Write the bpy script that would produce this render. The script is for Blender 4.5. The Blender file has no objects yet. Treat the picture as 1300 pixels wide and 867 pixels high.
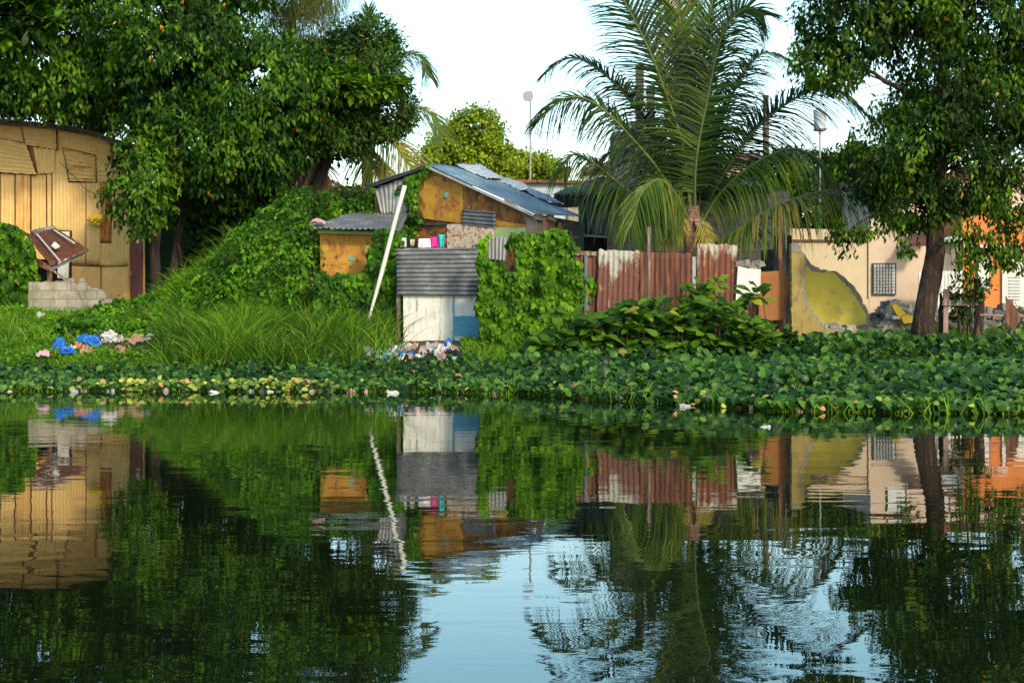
import bpy, math, random
import numpy as np
from mathutils import Vector, noise
from mathutils.geometry import tessellate_polygon

R = math.radians
random.seed(7); rng = np.random.default_rng(7)
S = bpy.context.scene; COL = S.collection
F = 2200.0; CX = 650.0; HY = 380.0; H = 1.44      # focal length in photo pixels, horizon row, eye height

def P(px, py, d):
    return Vector(((px-CX)*d/F, d, H-(py-HY)*d/F))

# ------------------------------------------------------------------ materials
MATS = {}
def new_mat(name):
    m = bpy.data.materials.new(name); m.use_nodes = True
    nt = m.node_tree; b = nt.nodes['Principled BSDF']
    MATS[name] = m
    return m, nt, b
def N(nt, t, **kw):
    n = nt.nodes.new(t)
    for k, v in kw.items(): setattr(n, k, v)
    return n
def rgb(c): return (c[0], c[1], c[2], 1)
def ramp(nt, stops, interp='LINEAR'):
    r = N(nt, 'ShaderNodeValToRGB'); cr = r.color_ramp; cr.interpolation = interp
    while len(cr.elements) > 1: cr.elements.remove(cr.elements[-1])
    cr.elements[0].position = stops[0][0]; cr.elements[0].color = rgb(stops[0][1])
    for p, c in stops[1:]:
        e = cr.elements.new(p); e.color = rgb(c)
    return r
def coords(nt, stretch=(1,1,1), off=0.0):
    tc = N(nt, 'ShaderNodeTexCoord'); mp = N(nt, 'ShaderNodeMapping')
    nt.links.new(tc.outputs['Object'], mp.inputs['Vector'])
    mp.inputs['Scale'].default_value = stretch
    mp.inputs['Location'].default_value = (off, off*1.7, off*.6)
    return mp.outputs['Vector']
def noise_n(nt, vec, scale, detail=5, rough=.6, dist=0):
    n = N(nt, 'ShaderNodeTexNoise'); n.inputs['Scale'].default_value = scale
    n.inputs['Detail'].default_value = detail; n.inputs['Roughness'].default_value = rough
    n.inputs['Distortion'].default_value = dist
    nt.links.new(vec, n.inputs['Vector']); return n.outputs['Fac']
def mix(nt, fac, a, b, mode='MIX'):
    m = N(nt, 'ShaderNodeMix', data_type='RGBA', blend_type=mode)
    if isinstance(fac, (int, float)): m.inputs[0].default_value = fac
    else: nt.links.new(fac, m.inputs[0])
    for i, v in ((6, a), (7, b)):
        if isinstance(v, tuple): m.inputs[i].default_value = rgb(v)
        else: nt.links.new(v, m.inputs[i])
    return m.outputs[2]
def thr(nt, fac, lo, hi):
    m = N(nt, 'ShaderNodeMapRange'); nt.links.new(fac, m.inputs[0])
    m.inputs[1].default_value = lo; m.inputs[2].default_value = hi
    return m.outputs[0]
def bump(nt, b, h, strength, dist):
    bp = N(nt, 'ShaderNodeBump'); bp.inputs['Strength'].default_value = strength
    bp.inputs['Distance'].default_value = dist
    nt.links.new(h, bp.inputs['Height']); nt.links.new(bp.outputs[0], b.inputs['Normal'])

def worn(name, a, b2, stain=None, stretch=(1,1,1), scale=3, st_scale=4, st_stretch=(3,3,.6), st=(.52,.62),
         stain2=None, st2=(.6,.66), rough=.75, bmp=.3, bd=.01, fine=60, metallic=0, off=0.0, zg=None):
    """base colour mottled between two tones, with up to two kinds of stain or rust"""
    m, nt, bs = new_mat(name)
    v = coords(nt, stretch, off); vs = coords(nt, st_stretch, off+3.1)
    n1 = noise_n(nt, v, scale, 6, .65)
    c = mix(nt, thr(nt, n1, .35, .65), a, b2)
    fn = noise_n(nt, coords(nt, (1,1,1), off+8), fine, 4, .7)
    c = mix(nt, thr(nt, fn, .3, .8), c, mix(nt, .55, c, (0.02,.018,.015)))
    if stain:
        n2 = noise_n(nt, vs, st_scale, 8, .68, .4)
        if zg:   # weathering creeps up from below / down from the top edge
            sz = N(nt, 'ShaderNodeSeparateXYZ'); nt.links.new(coords(nt), sz.inputs[0])
            mr = N(nt, 'ShaderNodeMapRange'); nt.links.new(sz.outputs[2], mr.inputs[0])
            for i_, v_ in zip((1,2,3,4), zg): mr.inputs[i_].default_value = v_
            ad = N(nt, 'ShaderNodeMath', operation='ADD'); nt.links.new(n2, ad.inputs[0]); nt.links.new(mr.outputs[0], ad.inputs[1]); n2 = ad.outputs[0]
        c = mix(nt, thr(nt, n2, *st), c, stain)
    if stain2:
        n3 = noise_n(nt, coords(nt, st_stretch, off+11.3), st_scale*2.3, 8, .7, .3)
        c = mix(nt, thr(nt, n3, *st2), c, stain2)
    nt.links.new(c, bs.inputs['Base Color'])
    bs.inputs['Roughness'].default_value = rough; bs.inputs['Metallic'].default_value = metallic
    bs.inputs['Specular IOR Level'].default_value = .3
    if bmp: bump(nt, bs, fn, bmp, bd)
    return m

def leafmat(name, dark, light, dead=(.35,.16,.03), rough=.45, trans=.3, tcol=None, deadpos=.965, mid=None):
    m, nt, bs = new_mat(name)
    at = N(nt, 'ShaderNodeAttribute', attribute_name='v')
    stops = [(0, dark), (.8, light), (deadpos-.01, light), (deadpos+.01, dead)]
    if mid: stops.insert(1, (.4, mid))
    rp = ramp(nt, stops); nt.links.new(at.outputs['Fac'], rp.inputs[0])
    nt.links.new(rp.outputs[0], bs.inputs['Base Color'])
    bs.inputs['Roughness'].default_value = rough+.08; bs.inputs['Specular IOR Level'].default_value = .14
    tr = N(nt, 'ShaderNodeBsdfTranslucent')
    tm = mix(nt, 1.0, rp.outputs[0], tcol or (1.3,1.5,.6), 'MULTIPLY')
    nt.links.new(tm, tr.inputs['Color'])
    mx = N(nt, 'ShaderNodeMixShader'); mx.inputs[0].default_value = trans
    nt.links.new(bs.outputs[0], mx.inputs[1]); nt.links.new(tr.outputs[0], mx.inputs[2])
    nt.links.new(mx.outputs[0], nt.nodes['Material Output'].inputs['Surface'])
    return m

def plain(name, c, rough=.6, var=.25, metallic=0):
    return worn(name, c, tuple(x*(1-var) for x in c), rough=rough, bmp=.15, bd=.004, metallic=metallic, scale=6)

def blockmat(name, a, b, mortar, bw=.4, bh=.2, off=0., moss=None):
    m, nt, bs = new_mat(name)
    v = coords(nt, (1,1,1), off)
    sp = N(nt, 'ShaderNodeSeparateXYZ'); nt.links.new(v, sp.inputs[0])
    cb = N(nt, 'ShaderNodeCombineXYZ'); nt.links.new(sp.outputs[0], cb.inputs[0]); nt.links.new(sp.outputs[2], cb.inputs[1])
    br = N(nt, 'ShaderNodeTexBrick'); nt.links.new(cb.outputs[0], br.inputs['Vector'])
    br.inputs['Scale'].default_value = 1; br.inputs['Brick Width'].default_value = bw; br.inputs['Row Height'].default_value = bh
    br.inputs['Mortar Size'].default_value = .009; br.inputs['Mortar Smooth'].default_value = .3
    br.inputs['Color1'].default_value = rgb(a); br.inputs['Color2'].default_value = rgb(b); br.inputs['Mortar'].default_value = rgb(mortar)
    n1 = noise_n(nt, v, 2.2, 8, .7)
    c = mix(nt, thr(nt, n1, .4, .7), br.outputs['Color'], mix(nt, .6, br.outputs['Color'], (.05,.045,.04)))
    if moss: c = mix(nt, thr(nt, noise_n(nt, coords(nt,(2,2,.7),off+5), 2.5, 7, .7), .52, .68), c, moss)
    nt.links.new(c, bs.inputs['Base Color']); bs.inputs['Roughness'].default_value = .9
    n2 = noise_n(nt, v, 45, 4, .7)
    ad = N(nt, 'ShaderNodeMath', operation='MULTIPLY_ADD'); nt.links.new(br.outputs['Fac'], ad.inputs[0])
    ad.inputs[1].default_value = -1.2; nt.links.new(n2, ad.inputs[2])
    bump(nt, bs, ad.outputs[0], .6, .012)
    return m

# ------------------------------------------------------------------ objects
def tag(o, label=None, cat=None, group=None, kind=None):
    if label: o['label'] = label
    if cat: o['category'] = cat
    if group: o['group'] = group
    if kind: o['kind'] = kind
    return o
def thing(name, label, cat, loc, group=None):
    o = bpy.data.objects.new(name, None); COL.objects.link(o); o.location = loc
    o.empty_display_size = .3
    return tag(o, label, cat, group)
def link_mesh(name, V, faces, m, parent=None, smooth=False, vals=None, loc=None):
    V = np.asarray(V, dtype=np.float64).reshape(-1, 3)
    if parent is not None: o0 = np.array(parent_loc(parent))
    elif loc is not None: o0 = np.array(loc)
    else: o0 = np.array([V[:,0].mean(), V[:,1].mean(), V[:,2].min()])
    me = bpy.data.meshes.new(name)
    Vl = (V-o0).astype(np.float32)
    if isinstance(faces, np.ndarray):
        nf, k = faces.shape
        me.vertices.add(len(Vl)); me.vertices.foreach_set('co', Vl.ravel())
        me.loops.add(nf*k); me.loops.foreach_set('vertex_index', faces.ravel().astype(np.int32))
        me.polygons.add(nf); me.polygons.foreach_set('loop_start', np.arange(0, nf*k, k, dtype=np.int32))
        me.update(calc_edges=True)
    else:
        me.from_pydata([tuple(v) for v in Vl], [], faces)
    if vals is not None:
        a = me.attributes.new('v', 'FLOAT', 'FACE'); a.data.foreach_set('value', np.asarray(vals, dtype=np.float32))
    if smooth: me.polygons.foreach_set('use_smooth', np.ones(len(me.polygons), dtype=bool))
    me.validate()
    me.materials.append(m)
    ob = bpy.data.objects.new(name, me); COL.objects.link(ob)
    if parent is not None:
        ob.parent = parent
    else: ob.location = Vector(o0)
    return ob
def parent_loc(p):
    l = Vector((0,0,0))
    while p is not None:
        l = l + p.location; p = p.parent
    return l

class MB:
    def __init__(s): s.v = []; s.f = []
    def add(s, vs, fs):
        n = len(s.v); s.v += [tuple(v) for v in vs]; s.f += [tuple(i+n for i in f) for f in fs]
    def box(s, c, size, rz=0, jit=0):
        cx, cy, cz = c; hx, hy, hz = size[0]/2, size[1]/2, size[2]/2; vs = []
        for dx in (-1,1):
            for dy in (-1,1):
                for dz in (-1,1):
                    x = dx*hx+random.uniform(-jit,jit); y = dy*hy+random.uniform(-jit,jit)
                    vs.append((cx+x*math.cos(rz)-y*math.sin(rz), cy+x*math.sin(rz)+y*math.cos(rz), cz+dz*hz+random.uniform(-jit,jit)))
        s.add(vs, [(0,1,3,2),(4,6,7,5),(0,4,5,1),(2,3,7,6),(0,2,6,4),(1,5,7,3)])
    def tube(s, pts, radii, sides=8, wob=0):
        pts = [Vector(p) for p in pts]; vs = []; n = len(pts)
        if isinstance(radii, (int, float)): radii = [radii]*n
        ref = Vector((0.3,1,.1)).normalized()
        for i, p in enumerate(pts):
            t = (pts[min(i+1,n-1)]-pts[max(i-1,0)]).normalized()
            a = t.cross(ref)
            if a.length < .05: a = t.cross(Vector((1,0,0)))
            a.normalize(); b = t.cross(a)
            for k in range(sides):
                th = 2*math.pi*k/sides; r = radii[i]
                if wob: r *= 1+wob*noise.noise(Vector((math.cos(th)*1.3+p.x, math.sin(th)*1.3+p.y, p.z*2.0)))
                vs.append(p+a*(r*math.cos(th))+b*(r*math.sin(th)))
        fs = []
        for i in range(n-1):
            for k in range(sides):
                k2 = (k+1) % sides
                fs.append((i*sides+k, i*sides+k2, (i+1)*sides+k2, (i+1)*sides+k))
        fs.append(tuple(range(sides-1,-1,-1))); fs.append(tuple((n-1)*sides+k for k in range(sides)))
        s.add(vs, fs)
    def beam(s, a, b, w, h=None):
        """rectangular bar between two points"""
        a = Vector(a); b = Vector(b); h = h or w; t = (b-a).normalized()
        u = t.cross(Vector((0,1,0)))
        if u.length < .05: u = t.cross(Vector((1,0,0)))
        u.normalize(); v = t.cross(u); vs = []
        for p in (a, b):
            for i, j in ((-1,-1),(1,-1),(1,1),(-1,1)): vs.append(p+u*(w/2*i)+v*(h/2*j))
        s.add(vs, [(3,2,1,0),(4,5,6,7),(0,1,5,4),(1,2,6,5),(2,3,7,6),(3,0,4,7)])
    def prism(s, pts, ext):
        """closed outline of 3-D points pushed back by ext"""
        pts = [Vector(p) for p in pts]; n = len(pts); ext = Vector(ext)
        tr = tessellate_polygon([pts])
        vs = pts+[p+ext for p in pts]
        fs = [tuple(t) for t in tr]+[tuple(i+n for i in reversed(t)) for t in tr]
        fs += [(i, i+n, (i+1) % n+n, (i+1) % n) for i in range(n)]
        s.add(vs, fs)
    def build(s, name, m, parent=None, smooth=False):
        return link_mesh(name, s.v, s.f, m, parent, smooth)

class Plane:
    """vertical plane through two plan points; maps photo pixels onto it"""
    def __init__(s, a, b):
        s.a = Vector((a[0], a[1])); s.g = (Vector((b[0], b[1]))-s.a).normalized()
        s.n = Vector((s.g.y, -s.g.x))
        if s.n.y > 0: s.n = -s.n
    def __call__(s, px, py, off=0):
        k = (px-CX)/F; a = s.a+s.n*off
        # a + t g = (k d, d)
        t = (k*a.y-a.x)/(s.g.x-k*s.g.y); d = a.y+t*s.g.y
        return Vector((k*d, d, H-(py-HY)*d/F))
    def back(s, th): return Vector((-s.n.x*th, -s.n.y*th, 0))
def flat(d, slope=0): return Plane((0, d), (1, d+slope))

def slab(name, pl, outline, th, m, parent=None, off=0, jag=0):
    if jag:
        o2 = []
        for i, p in enumerate(outline):
            q = outline[(i+1) % len(outline)]; L = math.dist(p, q); k = max(1, int(L/4))
            for j in range(k):
                t = j/k; w = jag if j else jag*.3
                o2.append((p[0]+(q[0]-p[0])*t+random.uniform(-w,w), p[1]+(q[1]-p[1])*t+random.uniform(-w,w)))
        outline = o2
    mb = MB(); mb.prism([pl(x, y, off) for x, y in outline], pl.back(th))
    return mb.build(name, m, parent)

def corr(name, tl, tr, br, bl, waves, amp, m, parent=None, along='u', rag=0, sag=0, th=.004, seed=0):
    """corrugated sheet between four corners; ridges run down ('u') or across ('v')"""
    tl, tr, br, bl = map(Vector, (tl, tr, br, bl))
    nw = int(waves*8)+1; nl = 14
    nrm = ((tr-tl).cross(bl-tl)).normalized()
    if nrm.y > 0: nrm = -nrm
    nu, nv = (nw, nl) if along == 'u' else (nl, nw)
    front = []
    for j in range(nv):
        for i in range(nu):
            u = i/(nu-1); v = j/(nv-1)
            p = tl.lerp(tr, u).lerp(bl.lerp(br, u), v)
            ph = (u if along == 'u' else v)*waves*2*math.pi
            q = noise.noise(Vector((u*2+seed, v*2, seed*1.3)))
            p = p+nrm*(amp*math.sin(ph)+sag*q)
            if rag:
                e = noise.noise(Vector((u*9+seed*3, v*9, 4)))*rag
                if j == 0 or j == nv-1: p.z += e
                if i == 0 or i == nu-1: p.x += e*.7
            front.append(p)
    n = len(front); back = [p-nrm*th for p in front]; fs = []
    for j in range(nv-1):
        for i in range(nu-1):
            a = j*nu+i; fs.append((a, a+nu, a+nu+1, a+1)); fs.append((a+n, a+1+n, a+nu+1+n, a+nu+n))
    for i in range(nu-1):
        fs.append((i, i+1, i+1+n, i+n)); a = (nv-1)*nu+i; fs.append((a+1, a, a+n, a+1+n))
    for j in range(nv-1):
        a = j*nu; fs.append((a+nu, a, a+n, a+nu+n)); a = j*nu+nu-1; fs.append((a, a+nu, a+nu+n, a+n))
    return link_mesh(name, front+back, fs, m, parent, True)
def corrp(name, pl, q, waves, amp, m, parent=None, off=.03, **k):
    return corr(name, *[pl(x, y, off) for x, y in q], waves, amp, m, parent, **k)

# ------------------------------------------------------------------ leaves
def T(rows):      # rows of (along, halfwidth, lift_edge, bend): builds a strip with midrib
    v = []; f = []
    for i, (a, w, e, b) in enumerate(rows):
        v += [(a, -w, e, b), (a, 0, 0, b), (a, w, e, b)]
        if i:
            k = 3*i; f += [(k-3, k-2, k+1, k), (k-2, k-1, k+2, k+1)]
    return np.array(v, float), np.array(f)
LEAF = (np.array([(0,0,0,0),(.42,.5,.1,.1),(1,0,0,1),(.42,-.5,.1,.1),(.5,0,0,.2)], float), np.array([(0,4,2,1),(0,3,2,4)]))
SPOON = T([(0,.08,0,0),(.25,.42,.12,.05),(.6,.5,.16,.25),(.88,.3,.08,.6),(1,.03,0,1)])
HEART = T([(-.1,.2,.05,0),(.12,.5,.1,.02),(.5,.38,.1,.3),(1,.02,0,1)])
OBOV = T([(0,.05,0,0),(.35,.3,.08,.08),(.7,.5,.1,.4),(1,.12,0,1)])
BLADE = (np.array([(0,-.5,0,0),(0,.5,0,0),(.4,-.42,0,.12),(.4,.42,0,.12),(.75,-.3,0,.5),(.75,.3,0,.5),(1,-.04,0,1),(1,.04,0,1)], float),
         np.array([(0,1,3,2),(2,3,5,4),(4,5,7,6)]))
def unit(a): return a/np.maximum(np.linalg.norm(a, axis=-1, keepdims=True), 1e-9)
def rvec(n): return unit(rng.normal(size=(n,3)))
def leaves(name, pos, dr, nrm, L, W, val, m, parent=None, tmpl=LEAF, curl=.2, bend=None, smooth=False):
    n = len(pos); tv, tf = tmpl
    dr = unit(dr); side = unit(np.cross(nrm, dr)); up = np.cross(dr, side)
    L = np.broadcast_to(L, (n,)); W = np.broadcast_to(W, (n,)); curl = np.broadcast_to(curl, (n,))
    if bend is None: bend = -up
    V = (pos[:,None,:] + (L[:,None]*tv[None,:,0])[...,None]*dr[:,None,:]
         + (W[:,None]*tv[None,:,1])[...,None]*side[:,None,:]
         + (W[:,None]*tv[None,:,2])[...,None]*up[:,None,:]
         + ((L*curl)[:,None]*tv[None,:,3])[...,None]*bend[:,None,:])
    Fc = (tf[None]+(np.arange(n)*len(tv))[:,None,None]).reshape(-1, tf.shape[1])
    vals = np.repeat(np.clip(val, 0, 1), len(tf))
    return link_mesh(name, V.reshape(-1,3), Fc, m, parent, smooth, vals)

def lobe(px, py, d, rx, ry, rd):
    c = P(px, py, d); return (np.array(c), np.array((rx*d/F, rd, ry*d/F)))
def crown(name, lobes, ntw, per, L, W, m, parent, gap=.0, gscale=.9, spread=.22, droop=.5, tmpl=LEAF, shell=.5, dead=.01, seed=0, vb=.42, whorl=False):
    vol = np.array([l[1][0]*l[1][2]+l[1][0]*l[1][1]*.5 for l in lobes]); pr = vol/vol.sum()
    pts = []; nr = []; tries = 0
    while len(pts) < ntw and tries < ntw*8:
        tries += 1
        c, r = lobes[rng.choice(len(lobes), p=pr)]
        u = rng.normal(size=3); u /= np.linalg.norm(u)
        q = Vector((*(c*0.35+u*1.4),))
        rad = shell+(1-shell)*rng.random()**.6
        rad *= 1+.22*noise.noise(q+Vector((seed,)*3))
        p = c+u*r*rad
        inside = False
        for c2, r2 in lobes:
            if c2 is c: continue
            if np.sum(((p-c2)/r2)**2) < .3: inside = True; break
        if inside and rng.random() < .7: continue
        if gap > -1 and noise.noise(Vector(p)*gscale+Vector((seed*3.1,1,2)))*.9+noise.noise(Vector(p)*gscale*2.3)*.4 < gap-.45: continue
        pts.append(p); nr.append(u/ r * r.mean())
    pts = np.array(pts); nr = unit(np.array(nr)); n = len(pts)
    tw = unit(nr*.8+rvec(n)*.6+np.array((0,0,-droop*.6)))
    base = np.repeat(pts, per, 0); twr = np.repeat(tw, per, 0); nrr = np.repeat(nr, per, 0); k = n*per
    if whorl:
        pos = base+rvec(k)*spread*.15; dd = unit(rvec(k)*np.array((1,1,.5))+nrr*.35+np.array((0,0,.15)))
        nn = unit(np.array((0,0,1.0))+rvec(k)*.35+nrr*.2)
    else:
        pos = base+rvec(k)*spread*(rng.random((k,1))**.5)+twr*(rng.random((k,1))*spread)
        dd = unit(twr*.6+rvec(k)*.8+np.array((0,0,-droop)))
        nn = unit(nrr*.6+np.array((0,0,.7))+rvec(k)*.55)
    cv = np.array([noise.noise(Vector(p)*.8+Vector((seed,9,9)))+.6*noise.noise(Vector(p)*2.6+Vector((seed,4,2))) for p in pts])
    val = vb+np.repeat(cv*.5+rng.normal(size=n)*.13, per)+rng.normal(size=k)*.13
    val = np.clip(val, 0, .94); val[rng.random(k) < dead] = 1
    sc = .7+.6*rng.random(k)
    return pts, leaves(name, pos, dd, nn, L*sc, W*sc, val, m, parent, tmpl, curl=.1+.25*rng.random(k))

def limbs(name, lobes, start_pts, radius, m, parent, pts=None, ntw=60):
    """branches rising from the trunk into every lobe, with twigs to some leaf clusters"""
    mb = MB()
    for c, r in lobes:
        c = Vector(c); s = min(start_pts, key=lambda q: (Vector(q)-c).length+max(0, Vector(q).z-c.z)*2); s = Vector(s)
        mid = s.lerp(c, .5)+Vector((random.uniform(-.2,.2), random.uniform(-.2,.2), .15*(c-s).length*random.uniform(.2,1)))
        pl = []
        for i in range(9):
            t = i/8; pl.append(s*(1-t)**2+mid*(2*t*(1-t))+c*t*t+Vector((random.uniform(-.05,.05),)*3))
        mb.tube(pl, [radius*(1-.8*i/8) for i in range(9)], 7, .2)
        if pts is not None:
            sel = [p for p in pts[rng.choice(len(pts), min(len(pts), 400), replace=False)] if np.sum(((p-np.array(c))/r)**2) < 1.3][:ntw//len(lobes)+4]
            for p in sel:
                b = pl[random.randint(3, 8)]; p = Vector(p); q = b.lerp(p, .5)+Vector((random.uniform(-.15,.15), random.uniform(-.15,.15), random.uniform(-.1,.2)))
                mb.tube([b, q, p], [radius*.18, radius*.12, .006], 5)
    return mb.build(name, m, parent, True)

def scatter_surface(n, fx, spread_noise=.0): pass

# ------------------------------------------------------------------ terrain
def sstep(a, b, x): t = min(1, max(0, (x-a)/(b-a))); return t*t*(3-2*t)
HP = [(-60,-1.5),(27.5,-.7),(28.6,-.25),(29.6,.12),(31,.42),(33.3,.62),(36,.82),(40.5,1.08),(44,1.34),(50,1.4),(900,1.4)]
def gz(x, y):
    y2 = y-.25*math.sin(x*.7)-.2*math.sin(x*1.9+1)
    for (a, za), (b, zb) in zip(HP, HP[1:]):
        if y2 <= b:
            t = (y2-a)/(b-a); z = za+(zb-za)*t; break
    else: z = 1.4
    if 20 < y < 60: z += .05*noise.noise(Vector((x*.9, y*.9, 0)))
    return z
def grid(name, xs, ys, zf, m, kind):
    V = []; nx = len(xs)
    for y in ys:
        for x in xs: V.append((x, y, zf(x, y)))
    Fc = np.array([(j*nx+i, j*nx+i+1, (j+1)*nx+i+1, (j+1)*nx+i) for j in range(len(ys)-1) for i in range(nx-1)])
    return tag(link_mesh(name, V, Fc, m, None, True, loc=(0,0,0)), kind=kind)

# soil
M_soil = worn('soil', (.09,.065,.04), (.05,.045,.025), stain=(.03,.045,.012), st_stretch=(1,1,1), rough=.95, bmp=.8, bd=.03)
xs = [-600,-200,-80,-40]+list(np.arange(-16,16.01,.4))+[40,80,200,600]
ys = [26.5]+list(np.arange(27,52,.4))+[60,80,120,200,400,900]
grid('ground', xs, ys, gz, M_soil, 'structure')

# water
def water():
    m, nt, b = new_mat('river_water')
    b.inputs['Base Color'].default_value = (.004,.008,.003,1)
    b.inputs['Roughness'].default_value = .0; b.inputs['IOR'].default_value = 1.34
    b.inputs['Specular IOR Level'].default_value = .5
    v1 = coords(nt, (.55,1.1,1)); v2 = coords(nt, (1.5,2.4,1), 3); v3 = coords(nt, (.12,.3,1), 9); v4 = coords(nt, (5,9,1), 5)
    n1 = noise_n(nt, v1, 1.6, 2, .45, .6); n2 = noise_n(nt, v2, 2.6, 2, .5, .4); n3 = noise_n(nt, v3, 1.0, 1, .4); n4 = noise_n(nt, v4, 3, 2, .5)
    def mul(a, k):
        q = N(nt, 'ShaderNodeMath', operation='MULTIPLY'); nt.links.new(a, q.inputs[0])
        if isinstance(k, (int,float)): q.inputs[1].default_value = k
        else: nt.links.new(k, q.inputs[1])
        return q.outputs[0]
    def add(a, c):
        q = N(nt, 'ShaderNodeMath', operation='ADD'); nt.links.new(a, q.inputs[0]); nt.links.new(c, q.inputs[1]); return q.outputs[0]
    patch = thr(nt, noise_n(nt, coords(nt, (.25,.12,1), 21), 1, 2), .35, .65)
    pm = N(nt, 'ShaderNodeMath', operation='MULTIPLY_ADD'); nt.links.new(patch, pm.inputs[0]); pm.inputs[1].default_value = .7; pm.inputs[2].default_value = .45
    h = add(add(mul(n1, WAVE[0]), mul(mul(n2, WAVE[1]), pm.outputs[0])), add(mul(n3, WAVE[2]), mul(mul(n4, WAVE[3]), pm.outputs[0])))
    bump(nt, b, h, 1.0, 1.0)
    return m
WAVE = (.0024, .0006, .0035, .00006)
M_water = water()
wx = [-600,-100,-30]+list(np.linspace(-12,12,13))+[30,100,600]
wy = list(np.linspace(-60,27,12))+[29.5,33]
grid('water', wx, wy, lambda x, y: 0.0, M_water, 'structure')

# ------------------------------------------------------------------ shared materials
M_bark = worn('bark', (.035,.022,.016), (.016,.012,.009), stain=(.06,.042,.03), stretch=(3,3,.5), scale=5, st_stretch=(3,3,.5), rough=.95, bmp=1, bd=.03, fine=24)
M_barkd = worn('bark_reddish', (.042,.024,.018), (.025,.014,.011), stain=(.11,.07,.05), stretch=(3,3,.4), scale=6, st_stretch=(4,4,.5), rough=.95, bmp=1, bd=.04, fine=20)
M_leafA = leafmat('leaf_glossy', (.006,.018,.004), (.095,.20,.010), dead=(.55,.2,.02), rough=.42, trans=.28, deadpos=.965, mid=(.02,.066,.005))
M_leafB = leafmat('leaf_dark', (.006,.018,.005), (.06,.13,.012), dead=(.3,.2,.04), rough=.42, trans=.25)
M_leafR = leafmat('leaf_river_tree', (.008,.02,.004), (.12,.22,.010), dead=(.4,.25,.04), rough=.4, trans=.35, mid=(.026,.07,.005))
M_leafFsun = leafmat('leaf_far_sun_tint', (.03,.06,.006), (.27,.34,.02), rough=.6, trans=.3, mid=(.09,.15,.010))  # sunlight on the far trees put into a yellower leaf colour
M_leafV = leafmat('leaf_vine', (.010,.035,.003), (.15,.31,.008), dead=(.35,.28,.05), rough=.5, trans=.3, mid=(.05,.14,.004))
M_leafM = leafmat('leaf_mound', (.008,.03,.004), (.13,.30,.010), dead=(.3,.3,.06), rough=.5, trans=.3, mid=(.036,.115,.005))
M_leafH = leafmat('leaf_hyacinth', (.006,.025,.008), (.07,.17,.022), dead=(.25,.14,.06), rough=.28, trans=.2, mid=(.02,.062,.016))
M_leafY = leafmat('leaf_yellowing', (.06,.15,.012), (.50,.55,.10), dead=(.5,.28,.14), rough=.4, trans=.3)
M_leafS = leafmat('leaf_shrub', (.007,.025,.005), (.11,.22,.014), dead=(.3,.25,.03), rough=.3, trans=.28, mid=(.026,.08,.009))
M_grass = leafmat('grass_blade', (.018,.045,.006), (.16,.31,.018), dead=(.35,.26,.09), rough=.5, trans=.35, deadpos=.97, mid=(.048,.135,.007))
M_frond = leafmat('palm_leaflet', (.006,.014,.007), (.09,.15,.016), dead=(.2,.13,.04), rough=.3, trans=.22, mid=(.018,.042,.010), tcol=(1.3,1.5,.5))
M_frondy = leafmat('palm_leaflet_yellow', (.06,.09,.015), (.35,.33,.06), dead=(.3,.16,.05), rough=.4, trans=.35)
M_frondd = leafmat('palm_leaflet_dead', (.2,.11,.04), (.45,.3,.14), dead=(.3,.16,.05), rough=.7, trans=.2)
M_rachis = plain('palm_midrib', (.13,.16,.04), .5)
M_stem = plain('vine_stem', (.06,.05,.03), .9)
M_under = worn('tangled_stems', (.018,.03,.008), (.03,.025,.012), scale=9, rough=1, bmp=1, bd=.05, fine=20)
M_yel = worn('yellow_painted_metal', (.80,.52,.19), (.70,.43,.14), stain=(.48,.24,.08), st_scale=1.6, st_stretch=(6,6,.5), st=(.55,.75), stain2=(.28,.1,.03), st2=(.66,.74), rough=.6, bmp=.1)
M_yelr = worn('yellow_metal_rusting', (.75,.48,.17), (.66,.36,.11), stain=(.42,.16,.04), st_scale=2.4, st_stretch=(5,5,.6), st=(.5,.66), rough=.7, bmp=.15)
M_yelr2 = worn('yellow_metal_rusty_patch', (.75,.48,.18), (.66,.4,.13), stain=(.42,.15,.03), st_scale=2.2, st_stretch=(1.2,1.2,3.5), st=(.5,.6), stain2=(.2,.07,.02), st2=(.6,.66), rough=.7, bmp=.15)
M_yelR = worn('yellow_metal_heavy_rust', (.62,.36,.1), (.42,.18,.04), stain=(.26,.07,.012), st_scale=2, st_stretch=(5,5,.7), st=(.44,.58), stain2=(.12,.04,.015), st2=(.6,.68), rough=.75, bmp=.2)
M_yel2 = worn('yellow_metal_faded', (.8,.54,.2), (.7,.46,.16), stain=(.45,.27,.12), st_scale=2.5, st_stretch=(1,1,6), st=(.55,.7), stain2=(.35,.12,.03), st2=(.64,.72), rough=.6, bmp=.1)
M_roofd = worn('dark_roof_metal', (.12,.085,.065), (.07,.05,.045), stain=(.2,.17,.15), rough=.6, metallic=.2)
M_door = worn('maroon_door', (.2,.05,.04), (.14,.035,.03), stain=(.2,.09,.06), st=(.6,.75), rough=.5)
M_white = worn('white_paint', (.74,.73,.68), (.66,.66,.6), stain=(.3,.29,.24), st_stretch=(4,4,.7), st=(.56,.7), rough=.6, bmp=.1)
M_whitew = worn('white_wall_stained', (.72,.73,.68), (.62,.64,.58), stain=(.22,.22,.17), st_stretch=(5,5,.7), st_scale=3, st=(.52,.66), stain2=(.08,.07,.06), st2=(.62,.68), rough=.7, bmp=.2)
M_blue = worn('blue_paint', (.10,.36,.52), (.07,.29,.43), stain=(.3,.42,.46), st=(.62,.7), st_stretch=(2,2,2), rough=.7)
M_rust = worn('rusted_sheet', (.13,.045,.03), (.075,.028,.02), stain=(.24,.10,.05), st_stretch=(8,8,.5), st_scale=2, st=(.5,.68), stain2=(.06,.03,.025), st2=(.55,.7), rough=.8, bmp=.3, bd=.004)
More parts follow.
